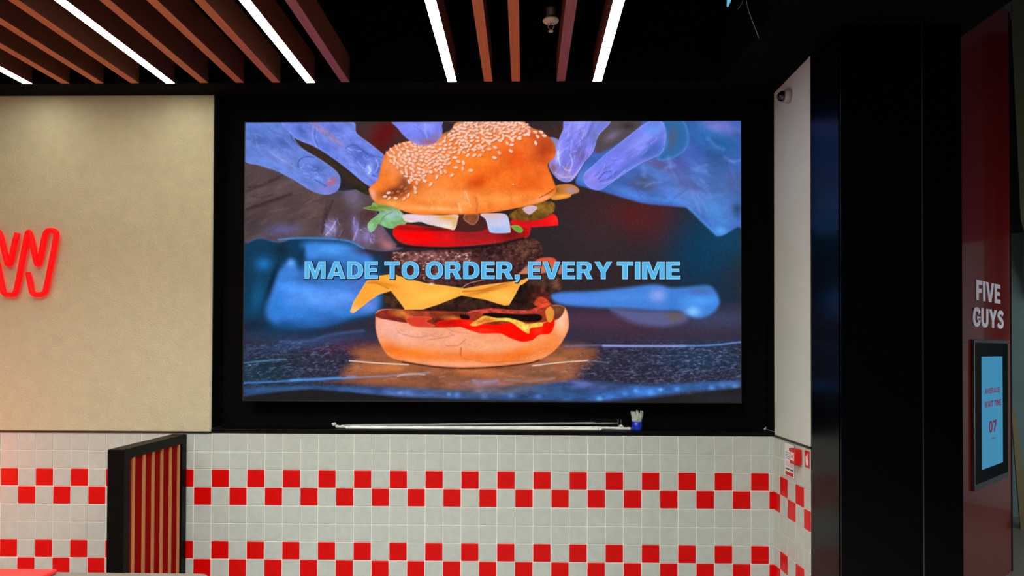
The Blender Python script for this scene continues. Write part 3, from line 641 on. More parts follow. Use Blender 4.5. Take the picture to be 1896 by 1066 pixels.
paint(B_([(1030, 790), (1090, 780), (1230, 785), (1265, 830), (1280, 920), (1265, 940), (1130, 940), (1100, 910), (1075, 830)]), '#b8bcdc', .8,
      blobs=[bl(B_, 1180, 920, 80, 30, 0, '#8fb4ec', .9), bl(B_, 1130, 800, 90, 25, 0, '#d8ac9c', .9), bl(B_, 1180, 860, 60, 30, 0, '#c4c4e0', .8)], rim=('#e8f0ff', .9, .5))
paint(B_([(1285, 885), (1340, 880), (1380, 910), (1370, 938), (1330, 930)]), '#5c9a34', .8, rim=('#b8d890', .8, .6))
paint(B_([(1640, 560), (1720, 540), (1790, 545), (1840, 580), (1835, 610), (1785, 625), (1760, 650), (1640, 672), (1610, 640)]), '#b87430', 1.0, blobs=[bl(B_, 1780, 590, 50, 30, 0, '#a888a0', .9), bl(B_, 1700, 640, 80, 18, -5, '#f0a23c', .95), bl(B_, 1640, 590, 50, 30, 0, '#7c4424', .8)])
# --- top bun
bun = B_([(108, 590), (118, 560), (180, 500), (200, 420), (240, 290), (330, 215), (440, 180), (520, 200), (640, 150), (780, 90), (830, 30), (1000, -10), (1340, -10), (1420, 60), (1540, 110), (1620, 180), (1650, 250), (1640, 320), (1585, 380),
          (1620, 480), (1650, 560), (1650, 610), (1600, 660), (1480, 705), (1200, 760), (1000, 785), (700, 790), (540, 792), (420, 768), (300, 725), (180, 700), (130, 650)])
paint(bun, '#e8742c', 1.0,
      blobs=[bl(B_, 950, 60, 320, 80, 0, '#c89078', .9), bl(B_, 480, 300, 220, 110, -20, '#dc9a7c', .8), bl(B_, 1030, 400, 240, 90, 5, '#f47a28', .9), bl(B_, 1330, 330, 160, 110, 30, '#d8501c', .95), bl(B_, 1560, 250, 90, 140, 20, '#a8381a', .95), bl(B_, 1500, 160, 110, 60, 30, '#b84a24', .9),
             bl(B_, 1010, 520, 100, 60, -15, '#cc4612', .95), bl(B_, 1150, 430, 130, 60, -10, '#dc5a1c', .8), bl(B_, 1420, 540, 190, 90, -15, '#dd5a1e', .9), bl(B_, 1200, 660, 300, 50, -5, '#f49448', .85), bl(B_, 700, 640, 260, 80, 5, '#f09450', .9), bl(B_, 300, 700, 160, 40, 12, '#f0a054', .9), bl(B_, 640, 500, 160, 70, 0, '#ee8440', .8),
             bl(B_, 890, 680, 40, 70, 10, '#f8a868', .7), bl(B_, 660, 740, 220, 22, 2, '#f8b878', .7), bl(B_, 1540, 660, 110, 22, -18, '#f0a070', .8), bl(B_, 330, 600, 140, 45, -15, '#5c2a1c', .95), bl(B_, 400, 520, 50, 90, 20, '#6a3020', .8), bl(B_, 140, 620, 26, 45, -20, '#ecac98', .9), bl(B_, 1280, 60, 160, 40, 0, '#d89a84', .8),
             bl(B_, 560, 400, 240, 60, -20, '#e48a5c', .6), bl(B_, 980, 200, 220, 60, 0, '#d8743c', .6), bl(B_, 1350, 180, 120, 50, 10, '#e4662a', .7), bl(B_, 760, 100, 60, 40, 0, '#7a5a3c', .9)],
      rim=('#a84a1c', 1.2, .35), noise=(.07, 10, 0, 1.3, 71),
      strokes=[(B_([(905, 600), (930, 660), (950, 720)]), 1.3, '#fcc090', .7), (B_([(850, 700), (862, 740), (870, 770)]), 1.8, '#fcc8a0', .6), (B_([(990, 640), (1005, 700), (1000, 770)]), 1.6, '#c05a24', .6), (B_([(1060, 680), (1100, 690), (1110, 740)]), 1.4, '#d87030', .5),
               (B_([(1520, 650), (1580, 620), (1640, 580)]), 1.3, '#7c3018', .7), (B_([(560, 680), (600, 720), (620, 760)]), 1.2, '#dc7c3c', .5)])
wrinkles(B_([(480, 600), (800, 600), (1100, 640), (1300, 620), (1600, 560), (1500, 680), (1000, 760), (600, 760)]), 60, 75, 22, 8, .9, '#fcb880', '#cc6424', 14, .4)
wrinkles(B_([(860, 420), (1200, 280), (1500, 250), (1560, 400), (1600, 560), (1300, 600), (1000, 560)]), 60, 20, 70, 5, .9, '#f89048', '#b84812', 15, .3)
# --- sesame seeds
def seed(x, y, L, W, an, dark=0.0):
    c, s = math.cos(math.radians(an)), math.sin(math.radians(an))
    P = [(x + L * math.cos(t) * c - W * (1 + .25 * math.cos(t)) * math.sin(t) * s, y + L * math.cos(t) * s + W * (1 + .25 * math.cos(t)) * math.sin(t) * c) for t in np.linspace(0, 2 * math.pi, 10, endpoint=False)]
    Q = [(a + .9, b + 1.1) for a, b in P]
    paint(Q, '#8a3410', .9, .6, sharp=True)
    base = ['#f0b498', '#eeb8a4', '#f4c4ac', '#e8a488', '#f2c0b4'][int(rng.integers(5))]
    if dark > .5: base = '#a85c38'
    paint(P, base, .7, .97, sharp=True, blobs=[(x - .8, y - .8, L * .5, W * .6, an, '#ffdccc', .6 * (1 - dark))])
seedpoly = catmull(B_([(250, 290), (330, 222), (440, 190), (600, 215), (700, 190), (830, 60), (980, 20), (1340, 20), (1440, 80), (1380, 160), (1200, 170), (1130, 190), (1060, 230), (960, 260), (880, 290), (780, 340), (720, 400), (640, 440), (560, 490), (500, 520), (420, 480), (340, 400), (270, 340)]), 4)
taken = []
for _ in range(5200):
    x = rng.uniform(705, 1000); y = rng.uniform(222, 350)
    if sdist(seedpoly, np.array([[x]]), np.array([[y]]))[0, 0] < 0: continue
    top = np.clip((265 - y) / 40, 0, 1)
    dmin = 6.6 - 2.2 * top
    if any((x - a) ** 2 + ((y - b) * 1.25) ** 2 < dmin ** 2 for a, b in taken): continue
    taken.append((x, y))
taken.sort(key=lambda q: q[1])
for x, y in taken:
    base_an = -10 + (x < 780) * 50 + rng.normal(0, 26)
    seed(x, y, rng.uniform(3.9, 4.9), rng.uniform(2.0, 2.6) * (.85 if y < 245 else 1), base_an)
for x, y, an in ((620, 540, -60), (795, 465, -40), (950, 425, 5), (825, 400, 5), (885, 410, 85), (890, 360, 70), (845, 350, 20), (770, 370, -30), (740, 435, 60), (705, 440, 80), (705, 395, 10), (670, 375, 0), (670, 480, -70), (555, 485, -20), (570, 510, 30), (505, 525, 80),
                 (500, 465, 10), (560, 445, -30), (620, 440, 10), (1145, 320, 15), (1280, 265, 40), (1185, 280, 50), (1025, 300, -20), (980, 300, -30), (925, 300, -40), (1285, 215, 0), (1290, 178, 30), (1250, 200, 60), (1190, 180, 20), (1140, 175, -30), (1350, 165, 10), (1485, 200, 65), (1500, 145, 50), (1555, 140, 20), (1480, 110, 20), (1420, 130, 10), (1530, 110, 30),
                 (980, 255, -10), (1050, 260, 60), (1100, 250, 0), (1150, 235, 30), (820, 320, 0), (760, 300, 10), (1300, 540, 20), (440, 515, 60), (435, 630, -70), (495, 600, 80), (490, 570, 60), (1100, 200, 50), (1040, 235, 30), (1380, 100, 20), (1340, 90, 30)):
    (px, py), = B_([(x, y)]); seed(px, py, 1.9 if x == 1300 else 4.7, 1.2 if x == 1300 else 2.6, an)
for x, y in ((240, 640), (275, 655), (330, 655), (380, 620), (400, 660), (350, 600), (300, 610), (410, 575), (380, 560), (420, 600), (270, 610)):
    (px, py), = B_([(x, y)]); seed(px, py, 4.0, 2.4, rng.uniform(-60, 20), dark=.8 if x > 290 and y < 640 else .4)
# finger tip behind at the top
paint(B_([(290, -20), (690, -20), (710, 60), (712, 120), (670, 190), (600, 215), (520, 215), (450, 180), (400, 140), (350, 80)]), '#6f78da', 1.0,
      blobs=[bl(B_, 480, 60, 120, 50, 10, '#7c84ea', .9), bl(B_, 600, 60, 60, 40, 0, '#8c94f2', .8), bl(B_, 600, 190, 90, 22, 0, '#9a5c64', .95), bl(B_, 490, 190, 60, 22, 20, '#9088cc', .8), bl(B_, 660, 150, 30, 40, 20, '#8a6890', .8)],
      rim=('#a8b0f4', 1.1, .5), strokes=[(B_([(570, 40), (575, 110), (590, 150)]), 1.0, '#aab2ff', .6), (B_([(480, 60), (540, 100), (560, 160)]), 1.0, '#4c58b0', .5)], noise=(.06, 6, 60, 2, 77))
# the pressing finger again, over the bun
# --- patties, cheese
meat = D_([(320, 170), (350, 140), (480, 130), (700, 120), (900, 110), (1100, 60), (1230, 40), (1320, 60), (1350, 130), (1340, 190), (1200, 260), (1160, 330), (900, 380), (700, 380), (560, 340), (420, 320), (330, 250)])
paint(meat, '#3c2120', 1.2, blobs=[bl(D_, 560, 170, 200, 40, 0, '#8a5a58', .8), bl(D_, 800, 190, 180, 40, 0, '#5c3432', .8), bl(D_, 1230, 120, 110, 60, -20, '#59392c', .9), bl(D_, 1000, 140, 140, 40, 0, '#2e1c1c', .8), bl(D_, 620, 260, 160, 70, 0, '#6c3c38', .7), bl(D_, 900, 300, 160, 50, 0, '#2c1414', .8)],
      noise=(.45, 5, 0, 1, 81))
for _ in range(230):
    x = rng.uniform(330, 860); y = 140 + rng.random() ** 1.4 * 190 * (1 if 480 < x < 820 else .45)
    (px, py), = D_([(x, y)]); r = rng.uniform(.7, 1.9); c = ['#e8b4a4', '#c08078', '#f4d4cc', '#8a4c44', '#a06058'][int(rng.integers(5))]
    line([(px - r, py + rng.uniform(-1, 1)), (px + r, py + rng.uniform(-1, 1))], rng.uniform(.7, 1.2), c, rng.uniform(.4, .9))
for _ in range(110):
    x = rng.uniform(900, 1340); y = rng.uniform(60, 240)
    (px, py), = D_([(x, y)]); line([(px - 1, py), (px + 1.2, py + rng.uniform(-1, 1))], .9, ['#8a6a5c', '#241412', '#6c4a3c'][int(rng.integers(3))], .55)
line(D_([(360, 95), (700, 112), (1000, 95), (1220, 45)]), 2.4, '#1a1012', .9)
# bacon-like ends on the right, lower patty
paint(D_([(1330, 180), (1420, 175), (1440, 215), (1330, 290), (1200, 320), (1180, 290), (1260, 230)]), '#c0543c', 1.5, blobs=[bl(D_, 1400, 200, 40, 25, 0, '#d84a34', .9), bl(D_, 1260, 290, 80, 20, -10, '#f0a070', .8)])
paint(D_([(1250, 230), (1490, 225), (1470, 290), (1300, 300), (1200, 320)]), '#b87458', 1.6, op=.8)
paint(D_([(280, 400), (340, 390), (700, 400), (1100, 340), (1180, 290), (1300, 285), (1450, 280), (1485, 340), (1470, 400), (1400, 420), (1420, 480), (1350, 520), (1100, 530), (800, 540), (420, 545), (320, 520), (275, 470)]), '#2a1814', 1.2,
      blobs=[bl(D_, 330, 460, 60, 60, 0, '#4c2f24', .9), bl(D_, 700, 480, 250, 30, 0, '#33211c', .8), bl(D_, 1350, 350, 130, 60, 0, '#47302a', .9), bl(D_, 1230, 420, 80, 80, 0, '#15100e', .9), bl(D_, 1340, 450, 70, 60, 0, '#6a2820', .9), bl(D_, 1440, 350, 40, 50, 0, '#5c3c2c', .8)], noise=(.4, 7, 0, 1.2, 85))
# --- bottom bun
paint(D_([(213, 590), (225, 540), (300, 525), (500, 540), (900, 600), (1300, 560), (1400, 500), (1500, 510), (1530, 600), (1520, 680), (1460, 780), (1370, 850), (1250, 890), (1000, 918), (780, 925), (560, 910), (420, 885), (310, 850), (250, 770), (218, 680)]), '#e89468', 1.1,
      blobs=[bl(D_, 420, 700, 220, 80, 5, '#f0a890', .95), bl(D_, 300, 640, 90, 70, 20, '#eeaa98', .9), bl(D_, 760, 720, 260, 60, 0, '#eaa080', .9), bl(D_, 1100, 760, 260, 60, -4, '#ee9a6c', .9), bl(D_, 480, 830, 220, 38, 5, '#ec7424', .95), bl(D_, 330, 800, 80, 40, 30, '#e4681c', .8), bl(D_, 900, 850, 260, 40, 0, '#e8702c', .9), bl(D_, 1200, 830, 240, 40, -14, '#e86c24', .95),
             bl(D_, 1440, 720, 50, 120, 25, '#ec7c38', .9), bl(D_, 1480, 600, 50, 100, 5, '#f4b89c', .9), bl(D_, 1340, 760, 90, 40, -30, '#ea8446', .8), bl(D_, 790, 900, 240, 18, 0, '#f0a080', .8), bl(D_, 960, 780, 120, 40, 0, '#f2a87c', .7), bl(D_, 1040, 700, 50, 30, 0, '#e88a5c', .5)],
      rim=('#b8562c', 1.2, .45), noise=(.05, 8, 0, 2, 91),
      strokes=[(D_([(400, 700), (520, 718), (630, 690)]), .9, '#b87060', .6), (D_([(560, 735), (680, 720), (740, 700)]), .9, '#b06858', .6), (D_([(700, 775), (780, 770), (830, 730)]), 1.0, '#a85c44', .6), (D_([(800, 790), (795, 830), (800, 845)]), 1.4, '#b8541c', .8), (D_([(350, 650), (380, 690), (430, 700)]), .8, '#c07c6c', .6),
               (D_([(820, 860), (960, 885), (1100, 880), (1280, 870)]), 1.0, '#b8603c', .6), (D_([(680, 650), (760, 680), (860, 690)]), .9, '#c07868', .5), (D_([(1060, 700), (1080, 740)]), .9, '#c0704c', .5)])
line(D_([(400, 885), (600, 915), (780, 927), (1000, 920), (1250, 893), (1330, 870)]), 1.6, '#3c1a14', .9)
wrinkles(D_([(320, 660), (600, 680), (850, 690), (1000, 720), (980, 800), (700, 790), (400, 740)]), 34, 8, 28, 9, .8, '#f8c4ac', '#b07058', 12, .5)
wrinkles(D_([(300, 800), (600, 850), (1000, 860), (1300, 800), (1460, 680), (1440, 790), (1200, 880), (700, 890), (400, 870)]), 40, 0, 60, 6, .9, '#f4a060', '#cc5a18', 13, .35)
# top surface and sauces
paint(D_([(220, 580), (230, 545), (300, 530), (420, 545), (480, 600), (440, 620), (330, 605)]), '#742020', 1.0, blobs=[bl(D_, 260, 560, 40, 20, 20, '#8c3428', .8)])
paint(D_([(1370, 520), (1440, 500), (1500, 515), (1480, 570), (1430, 600), (1380, 570)]), '#5c3020', 1.2, blobs=[bl(D_, 1450, 530, 40, 25, 0, '#7c4c30', .8)])
paint(D_([(290, 545), (350, 525), (470, 535), (700, 540), (850, 545), (1000, 530), (1250, 530), (1370, 480), (1420, 500), (1400, 590), (1300, 620), (900, 640), (700, 650), (560, 650), (480, 640), (400, 590), (320, 575)]), '#7c2c1c', 1.0,
      blobs=[bl(D_, 400, 560, 80, 25, 25, '#d88c3c', .9), bl(D_, 560, 560, 150, 30, 5, '#a8402a', .9), bl(D_, 520, 620, 90, 25, 10, '#c83420', .9), bl(D_, 730, 580, 70, 22, 10, '#c87830', .9), bl(D_, 700, 560, 150, 20, 0, '#5c2418', .8), bl(D_, 1000, 530, 200, 14, 0, '#a83c34', .9), bl(D_, 1350, 500, 60, 40, -30, '#c8382a', .9), bl(D_, 640, 610, 40, 20, 0, '#3c100c', .8)],
      noise=(.28, 7, 10, 2, 95))
paint(D_([(950, 560), (1000, 550), (1200, 560), (1330, 560), (1340, 600), (1240, 610), (1100, 590), (960, 585)]), '#140c0c', .9)
paint(D_([(790, 560), (850, 570), (850, 595), (800, 590)]), '#1c0c0a', .9)
paint(D_([(640, 610), (760, 595), (870, 600), (1000, 630), (1150, 620), (1300, 640), (1400, 600), (1432, 590), (1430, 640), (1400, 690), (1330, 700), (1280, 735), (1210, 745), (1130, 720), (1060, 690), (940, 690), (860, 670), (780, 645), (650, 645)]), '#f01208', .9,
      blobs=[bl(D_, 720, 620, 80, 22, 0, '#a81410', .9), bl(D_, 900, 620, 60, 18, 0, '#e84a30', .7), bl(D_, 940, 670, 80, 14, 0, '#f84828', .6), bl(D_, 1320, 670, 40, 25, -20, '#ff3c28', .7), bl(D_, 1400, 620, 30, 40, 0, '#d81808', .8)], noise=(.05, 5, 0, 1, 96))
paint(D_([(860, 630), (920, 590), (960, 570), (1040, 585), (1120, 585), (1200, 605), (1250, 625), (1340, 615), (1350, 640), (1270, 655), (1260, 690), (1210, 665), (1140, 615), (1060, 605), (960, 620), (900, 640)]), '#e8b848', .8,
      blobs=[bl(D_, 1100, 590, 70, 14, 5, '#f0dc60', .9), bl(D_, 930, 610, 50, 20, -10, '#d07030', .8), bl(D_, 1230, 650, 50, 18, 20, '#f0d06c', .8), bl(D_, 990, 600, 40, 15, 0, '#c84c24', .7)], noise=(.16, 4, 0, 1, 97))
paint(D_([(420, 590), (500, 575), (600, 585), (560, 610), (620, 640), (540, 650), (460, 640)]), '#c83c28', .9, rim=('#e89060', .9, .6))
paint(D_([(1370, 540), (1400, 505), (1430, 540), (1420, 600), (1390, 610)]), '#d88838', 1.0)
paint(D_([(850, 540), (1000, 520), (1150, 530), (1280, 530), (1350, 490), (1350, 460), (1400, 480), (1380, 520), (1250, 555), (1000, 550), (880, 560)]), '#b03c30', .9, noise=(.35, 4, 0, 2, 98), blobs=[bl(D_, 1340, 490, 40, 20, -30, '#ec5a34', .9)])
paint(D_([(1290, 490), (1340, 440), (1400, 480), (1360, 510)]), '#e04a2c', 1, op=.8, noise=(.3, 4, 0, 2, 98))
# cheese
paint(D_([(38, 545), (60, 480), (110, 400), (150, 335), (230, 300), (340, 285), (370, 300), (560, 350), (690, 365), (820, 385), (960, 360), (1160, 335), (1240, 320), (1205, 350), (1170, 420), (1125, 497), (1090, 500), (960, 460), (800, 432), (640, 495), (540, 527), (415, 530), (380, 480), (318, 402), (240, 425), (170, 470), (110, 520), (60, 556)]), '#f0a03c', .8, sharp=True,
      blobs=[bl(D_, 600, 440, 200, 50, -12, '#f8bc50', .9), bl(D_, 450, 380, 110, 50, 30, '#f6b048', .8), bl(D_, 130, 430, 90, 40, -50, '#f49a34', .9), bl(D_, 70, 530, 30, 30, 0, '#f8c088', .8), bl(D_, 1080, 440, 110, 40, 10, '#fabc54', .9), bl(D_, 250, 350, 110, 14, 12, '#d87820', .8), bl(D_, 300, 310, 90, 14, 5, '#f4a43c', .8), bl(D_, 970, 400, 170, 12, -14, '#c06c20', .85), bl(D_, 920, 385, 110, 10, -12, '#f0983c', .8)],
      rim=('#f8c878', .9, .5), noise=(.025, 9, 0, 2, 99), strokes=[(D_([(160, 350), (220, 350), (300, 385)]), 1.3, '#b8641c', .7), (D_([(810, 405), (940, 395), (1150, 335)]), 1.6, '#a85c20', .75), (D_([(330, 395), (345, 350), (330, 300)]), 1.0, '#dc8c30', .6)])
line(D_([(800, 385), (850, 350), (960, 325)]), .9, '#c8a898', .7)
blob(*bl(D_, 595, 355, 16, 9, 0, '#f4d8b8', .9))
paint(D_([(1200, 345), (1240, 315), (1260, 320), (1210, 360)]), '#f0a848', .8)

# broken glints on the table edge and a slightly crisper, brighter panel picture
wrinkles([(460, 640), (650, 640), (660, 700), (460, 705)], 120, -4, 10, 7, .8, '#6f86b8', '#141a26', 16, .6)
wrinkles([(1070, 650), (1365, 645), (1365, 705), (1080, 708)], 220, 2, 14, 6, .8, '#8f93c4', '#15182a', 17, .6)
wrinkles([(700, 682), (1040, 682), (1030, 712), (720, 712)], 60, 0, 12, 14, 1.0, '#b88a72', '#6a3a28', 18, .45)
lum = IMG.mean(-1, keepdims=True)
IMG = lum + (IMG - lum) * 1.06
IMG = np.clip(IMG, 0, 1) ** .95 * 1.05 - .004
IMG += .012 * rng.normal(size=IMG.shape[:2])[..., None] + .02 * fbm(UU, VV, 2.2, 123, 2)[..., None] * (IMG + .1)
IMG = np.clip(IMG, 0, 1)
LIN = np.where(IMG <= .04045, IMG / 12.92, ((IMG + .055) / 1.055) ** 2.4)

# the display itself
t = thing('video_screen', 'large wall video screen showing gloved hands stacking a burger, caption across it', 'screen', (SX0, 0, SZ0))
me = bpy.data.meshes.new('display_surface')
co = np.stack([GX - SX0, np.full(GX.shape, -0.0005), GZ - SZ0], -1).reshape(-1, 3).astype(np.float32)
me.vertices.add(len(co)); me.vertices.foreach_set('co', co.ravel())
idx = np.arange(NXV * NZV).reshape(NZV, NXV)
q = np.stack([idx[:-1, :-1], idx[:-1, 1:], idx[1:, 1:], idx[1:, :-1]], -1).reshape(-1, 4)
me.loops.add(q.size); me.loops.foreach_set('vertex_index', q.ravel().astype(np.int32))
me.polygons.add(len(q)); me.polygons.foreach_set('loop_start', np.arange(0, q.size, 4, dtype=np.int32))
try: me.polygons.foreach_set('loop_total', np.full(len(q), 4, dtype=np.int32))
except Exception: pass
me.update(calc_edges=True)
att = me.color_attributes.new('display_picture', 'FLOAT_COLOR', 'POINT')
att.data.foreach_set('color', np.concatenate([LIN.reshape(-1, 3), np.ones((NXV * NZV, 1))], 1).astype(np.float32).ravel())
m = bpy.data.materials.new('display_picture'); m.use_nodes = True; nt = m.node_tree; nt.nodes.clear()
an = nt.nodes.new('ShaderNodeAttribute'); an.attribute_name = 'display_picture'
e = nt.nodes.new('ShaderNodeEmission'); e.inputs[1].default_value = 1.0; o_ = nt.nodes.new('ShaderNodeOutputMaterial')
nt.links.new(an.outputs['Color'], e.inputs[0]); nt.links.new(e.outputs[0], o_.inputs[0])
me.materials.append(m)
so = bpy.data.objects.new('display_surface', me); COL.objects.link(so); so.parent = t
obj('cabinet', bx(-0.006, SX1 - SX0 + 0.004, 0.0, 0.085, -0.006, SZ1 - SZ0 + 0.004, bev=0.001), mat('charcoal_screen_cabinet', '#1a1a1c', .5), t)
obj('mounting_frame', bx(0.08, SX1 - SX0 - 0.08, 0.086, ND - 0.001, 0.08, SZ1 - SZ0 - 0.08), M_blackmetal, t)
# caption
zb = on_plane(900, 516.3, 1, -0.001).z - SZ0; zc = on_plane(900, 484.3, 1, -0.001).z - SZ0 - zb
xx = lambda u: on_plane(u, 500, 1, -0.001).x - SX0
W = [('MADE', 564, 700), ('TO', 711.5, 776), ('ORDER,', 788, 962.5), ('EVERY', 977.5, 1133.5), ('TIME', 1142, 1260)]
items = [(a, xx(b), xx(c), zb, zc) for a, b, c in W]
M_c1 = emission('caption_outline_blue', '#93d8f6', 1.0); M_c2 = emission('caption_blue', '#58b6ec', 1.0); M_c0 = emission('caption_shadow_blue', '#252a40', 1.0)
for wd, a, c, z, h in items:
    wo = obj('caption_word', word_bm(wd, a, c, z, h, -0.0012, .0), M_c1, t)
    obj('word_fill', word_bm(wd, a, c, z, h, -0.0015, -.035), M_c2, wo)
    obj('word_shadow', word_bm(wd, a + .003, c + .003, z - .003, h, -0.0009, .04), M_c0, wo)

# ------------------------------------------------------------------ neon letter on the beige wall
def neon(u, v): 
    p = on_plane(u, v, 1, -0.03); return (p.x, p.y, p.z)
nz = lambda pts: [(a / 6.27, 400 + b / 6.27) for a, b in pts]
path = nz([(325, 655), (352, 780), (372, 880), (400, 912), (490, 912), (528, 880), (560, 730), (610, 480), (655, 240), (655, 185), (615, 165), (565, 165), (528, 200), (500, 330), (468, 500), (452, 562), (430, 562), (400, 430), (362, 250), (340, 180), (322, 195),
           (290, 350), (240, 620), (190, 870), (165, 912), (70, 912), (40, 885), (0, 690), (-50, 440), (-95, 240), (-100, 185), (-60, 165), (-15, 175), (20, 260), (60, 440), (90, 560), (115, 565), (140, 470), (175, 300), (205, 195)])
pp = [neon(a, b) for a, b in path]
# straight runs with softly rounded corners
def rounded(P, r=0.012, n=5):
    P = [Vector(p) for p in P]; out = [P[0]]
    for a, b, c in zip(P, P[1:], P[2:]):
        d1 = (a - b); d2 = (c - b); rr = min(r, d1.length * .45, d2.length * .45)
        s, e = b + d1.normalized() * rr, b + d2.normalized() * rr
        for k in range(n + 1):
            t_ = k / n; out.append((1 - t_) ** 2 * s + 2 * t_ * (1 - t_) * b + t_ * t_ * e)
    out.append(P[-1]); return out
t = thing('neon_letter', 'glowing red neon letter W in doubled tube outline on the beige wall', 'neon sign', (pp[0][0], 0, pp[0][2]))
base = Vector((pp[0][0], 0, pp[0][2]))
rp = [p - base for p in rounded(pp)]
bm = tube(bmesh.new(), rp, 0.0148, 14)
m = bpy.data.materials.new('red_neon_glass'); m.use_nodes = True; nt = m.node_tree; b = nt.nodes['Principled BSDF']
b.inputs['Base Color'].default_value = (.8, .008, .008, 1); b.inputs['Roughness'].default_value = .45; b.inputs['Specular IOR Level'].default_value = .15
b.inputs['Emission Color'].default_value = (1.0, .001, .004, 1); b.inputs['Emission Strength'].default_value = .62
obj('neon_tube', bm, m, t, True)
for i in (2, 40, 80, 110, 150, 190):
    if i < len(rp):
        q_ = rp[i]; obj('tube_support', tube(bmesh.new(), [(q_.x, -0.02, q_.z), (q_.x, -0.006, q_.z)], .004, 8), M_greyplastic, t, True)

# ------------------------------------------------------------------ booth divider
DX, DW = 1.06, 0.08; DY0 = -0.579; DZ = 1.046
t = thing('booth_divider', 'black framed booth divider with red panel and oak strips, standing against the tiled wall', 'divider', (DX, 0, 0))
pw = 0.045
obj('post', bx(-DW, 0, DY0, DY0 + 0.05, 0, DZ, bev=0.002), M_blackmetal, t)
obj('post', bx(-DW, 0, -0.056, -0.006, 0, DZ - 0.0005, bev=0.002), M_blackmetal, t)
obj('top_rail', bx(-DW, 0.0004, DY0 + 0.0005, -0.006, DZ - 0.048, DZ + 0.0005, bev=0.002), M_blackmetal, t)
obj('bottom_rail', bx(-DW, 0, DY0 + 0.05, -0.056, 0, 0.06), M_blackmetal, t)
obj('red_panel', bx(-DW + 0.02, -0.013, DY0 + 0.05, -0.056, 0.06, DZ - 0.048), M_redpanel, t)
y0, y1 = DY0 + 0.05, -0.056
us = [247, 266.5, 283.5, 299.5, 315.5, 330.5]
for u in us:
    yc = on_plane(u, 950, 0, DX - 0.006).y
    obj('oak_strip', bx(-0.013, -0.004, yc - 0.009, yc + 0.009, 0.06, DZ - 0.048, bev=0.001, segs=1), M_wood, t)

# ------------------------------------------------------------------ table at the lower left, red slab on it
TZ = 0.75
pe = on_plane(395, 1062.0, 2, TZ); pl_ = on_plane(0, 1060, 2, TZ)
yb = pe.y
bm = bmesh.new()
tx0, tx1, ty0 = -0.2, pe.x, yb - 0.75
outline = [(tx0, ty0), (tx1, ty0)] + [(tx1 - .05 + .05 * math.cos(a), yb - .05 + .05 * math.sin(a)) for a in np.linspace(0, math.pi / 2, 8)] + [(tx0, yb)]
vs = [bm.verts.new((a, b_, TZ)) for a, b_ in outline]; f = bm.faces.new(vs)
r = bmesh.ops.extrude_face_region(bm, geom=[f])
for v in r['geom']:
    if isinstance(v, bmesh.types.BMVert): v.co.z -= 0.03
t = thing('dining_table', 'grey brown table top edge just showing at the lower left edge of the photo', 'table', (0, 0, 0))
obj('tabletop', bm, mat('grey_brown_laminate', '#6e655e', .35, var=(10, .1, (1, 6, 1))), t)
obj('pedestal', lathe(bmesh.new(), [(.04, .02), (.04, .72)], 20, off=((tx0 + tx1) / 2, yb - .37, 0)), M_blackmetal, t, True)
obj('foot', lathe(bmesh.new(), [(.24, 0), (.24, .012), (.05, .025)], 28, off=((tx0 + tx1) / 2, yb - .37, 0)), M_blackmetal, t, True)
pr_ = on_plane(96, 1062, 2, TZ + 0.008)
t2 = tag(obj('red_slab', bx(-0.15, pr_.x, yb - 0.40, yb - 0.012, TZ + 0.001, TZ + 0.016, bev=0.005), mat('red_slab_plastic', '#ff2a30', .3)),
     'bright red tray edge lying on the table in the lower left corner', 'slab')

# ------------------------------------------------------------------ things on the black ledge
LZ = ZT + 0.026
M_rod = mat('plastic_wrapped_white_rod', '#efefea', .28, var=(20, .18, (.4, 3, 3)), bump=(60, .3, .004))
M_rodg = mat('grey_metal_rod', '#a9abae', .4, metal=.1, var=(20, .15, (.4, 3, 3)))
def rod(label, pts, y, rad, m, knobs, wrap=None):
    P = [on_plane(u, v, 1, yy) for (u, v), yy in zip(pts, y)]
    for p in P: p.z = max(p.z, LZ + rad + .0002)
    t = thing('wrapped_rod', label, 'rod', P[0], group='rods on the black ledge')
    c = catmull(P, 6, closed=False)
    wob = random.Random(3)
    bm = tube(bmesh.new(), [tuple(Vector(q) - P[0]) for q in c], [rad * (1 + wob.uniform(-.12, .12)) for _ in c], 10)
    obj('rod_tube', bm, m, t, True)
    for (u, v, yy, r) in knobs:
        q = on_plane(u, v, 1, yy) - P[0]; q.z = max(q.z, LZ + r * .8 + .0003 - P[0].z)
        b2 = bmesh.new(); bmesh.ops.create_icosphere(b2, subdivisions=2, radius=r)
        rr = random.Random(int(u))
        for vv in b2.verts: vv.co = vv.co * rr.uniform(.75, 1.15) ; vv.co.z *= .8
        for vv in b2.verts: vv.co += q
        obj('twisted_wrap_end', b2, m, t)
    return t
rod('grey rod lying behind the two white rods on the black ledge', [(636, 787.5), (800, 786), (960, 784.5), (1143, 783)], (.095, .095, .098, .1), .007, M_rodg, [])
rod('white plastic wrapped rod in the middle, with a hooked right end by the blue cup', [(626, 788.5), (640, 791), (800, 791), (1000, 791), (1103, 792), (1142, 793), (1152, 795.5), (1168, 796)], (.05, .052, .055, .055, .055, .05, .045, .04), .0082, M_rod,
    [(619, 785, .05, .014), (634, 789, .05, .011), (1150, 789.5, .05, .014), (1103.5, 791.5, .05, .009)])
rod('frontmost white plastic wrapped rod, shorter, at the front edge of the black ledge', [(644, 796), (760, 796), (900, 795.5), (980, 797), (1050, 799), (1110, 799)], (.015, .015, .015, .012, .01, .01), .0092, M_rod,
    [(643, 796.5, .012, .0115), (1111, 798.5, .008, .0125)])

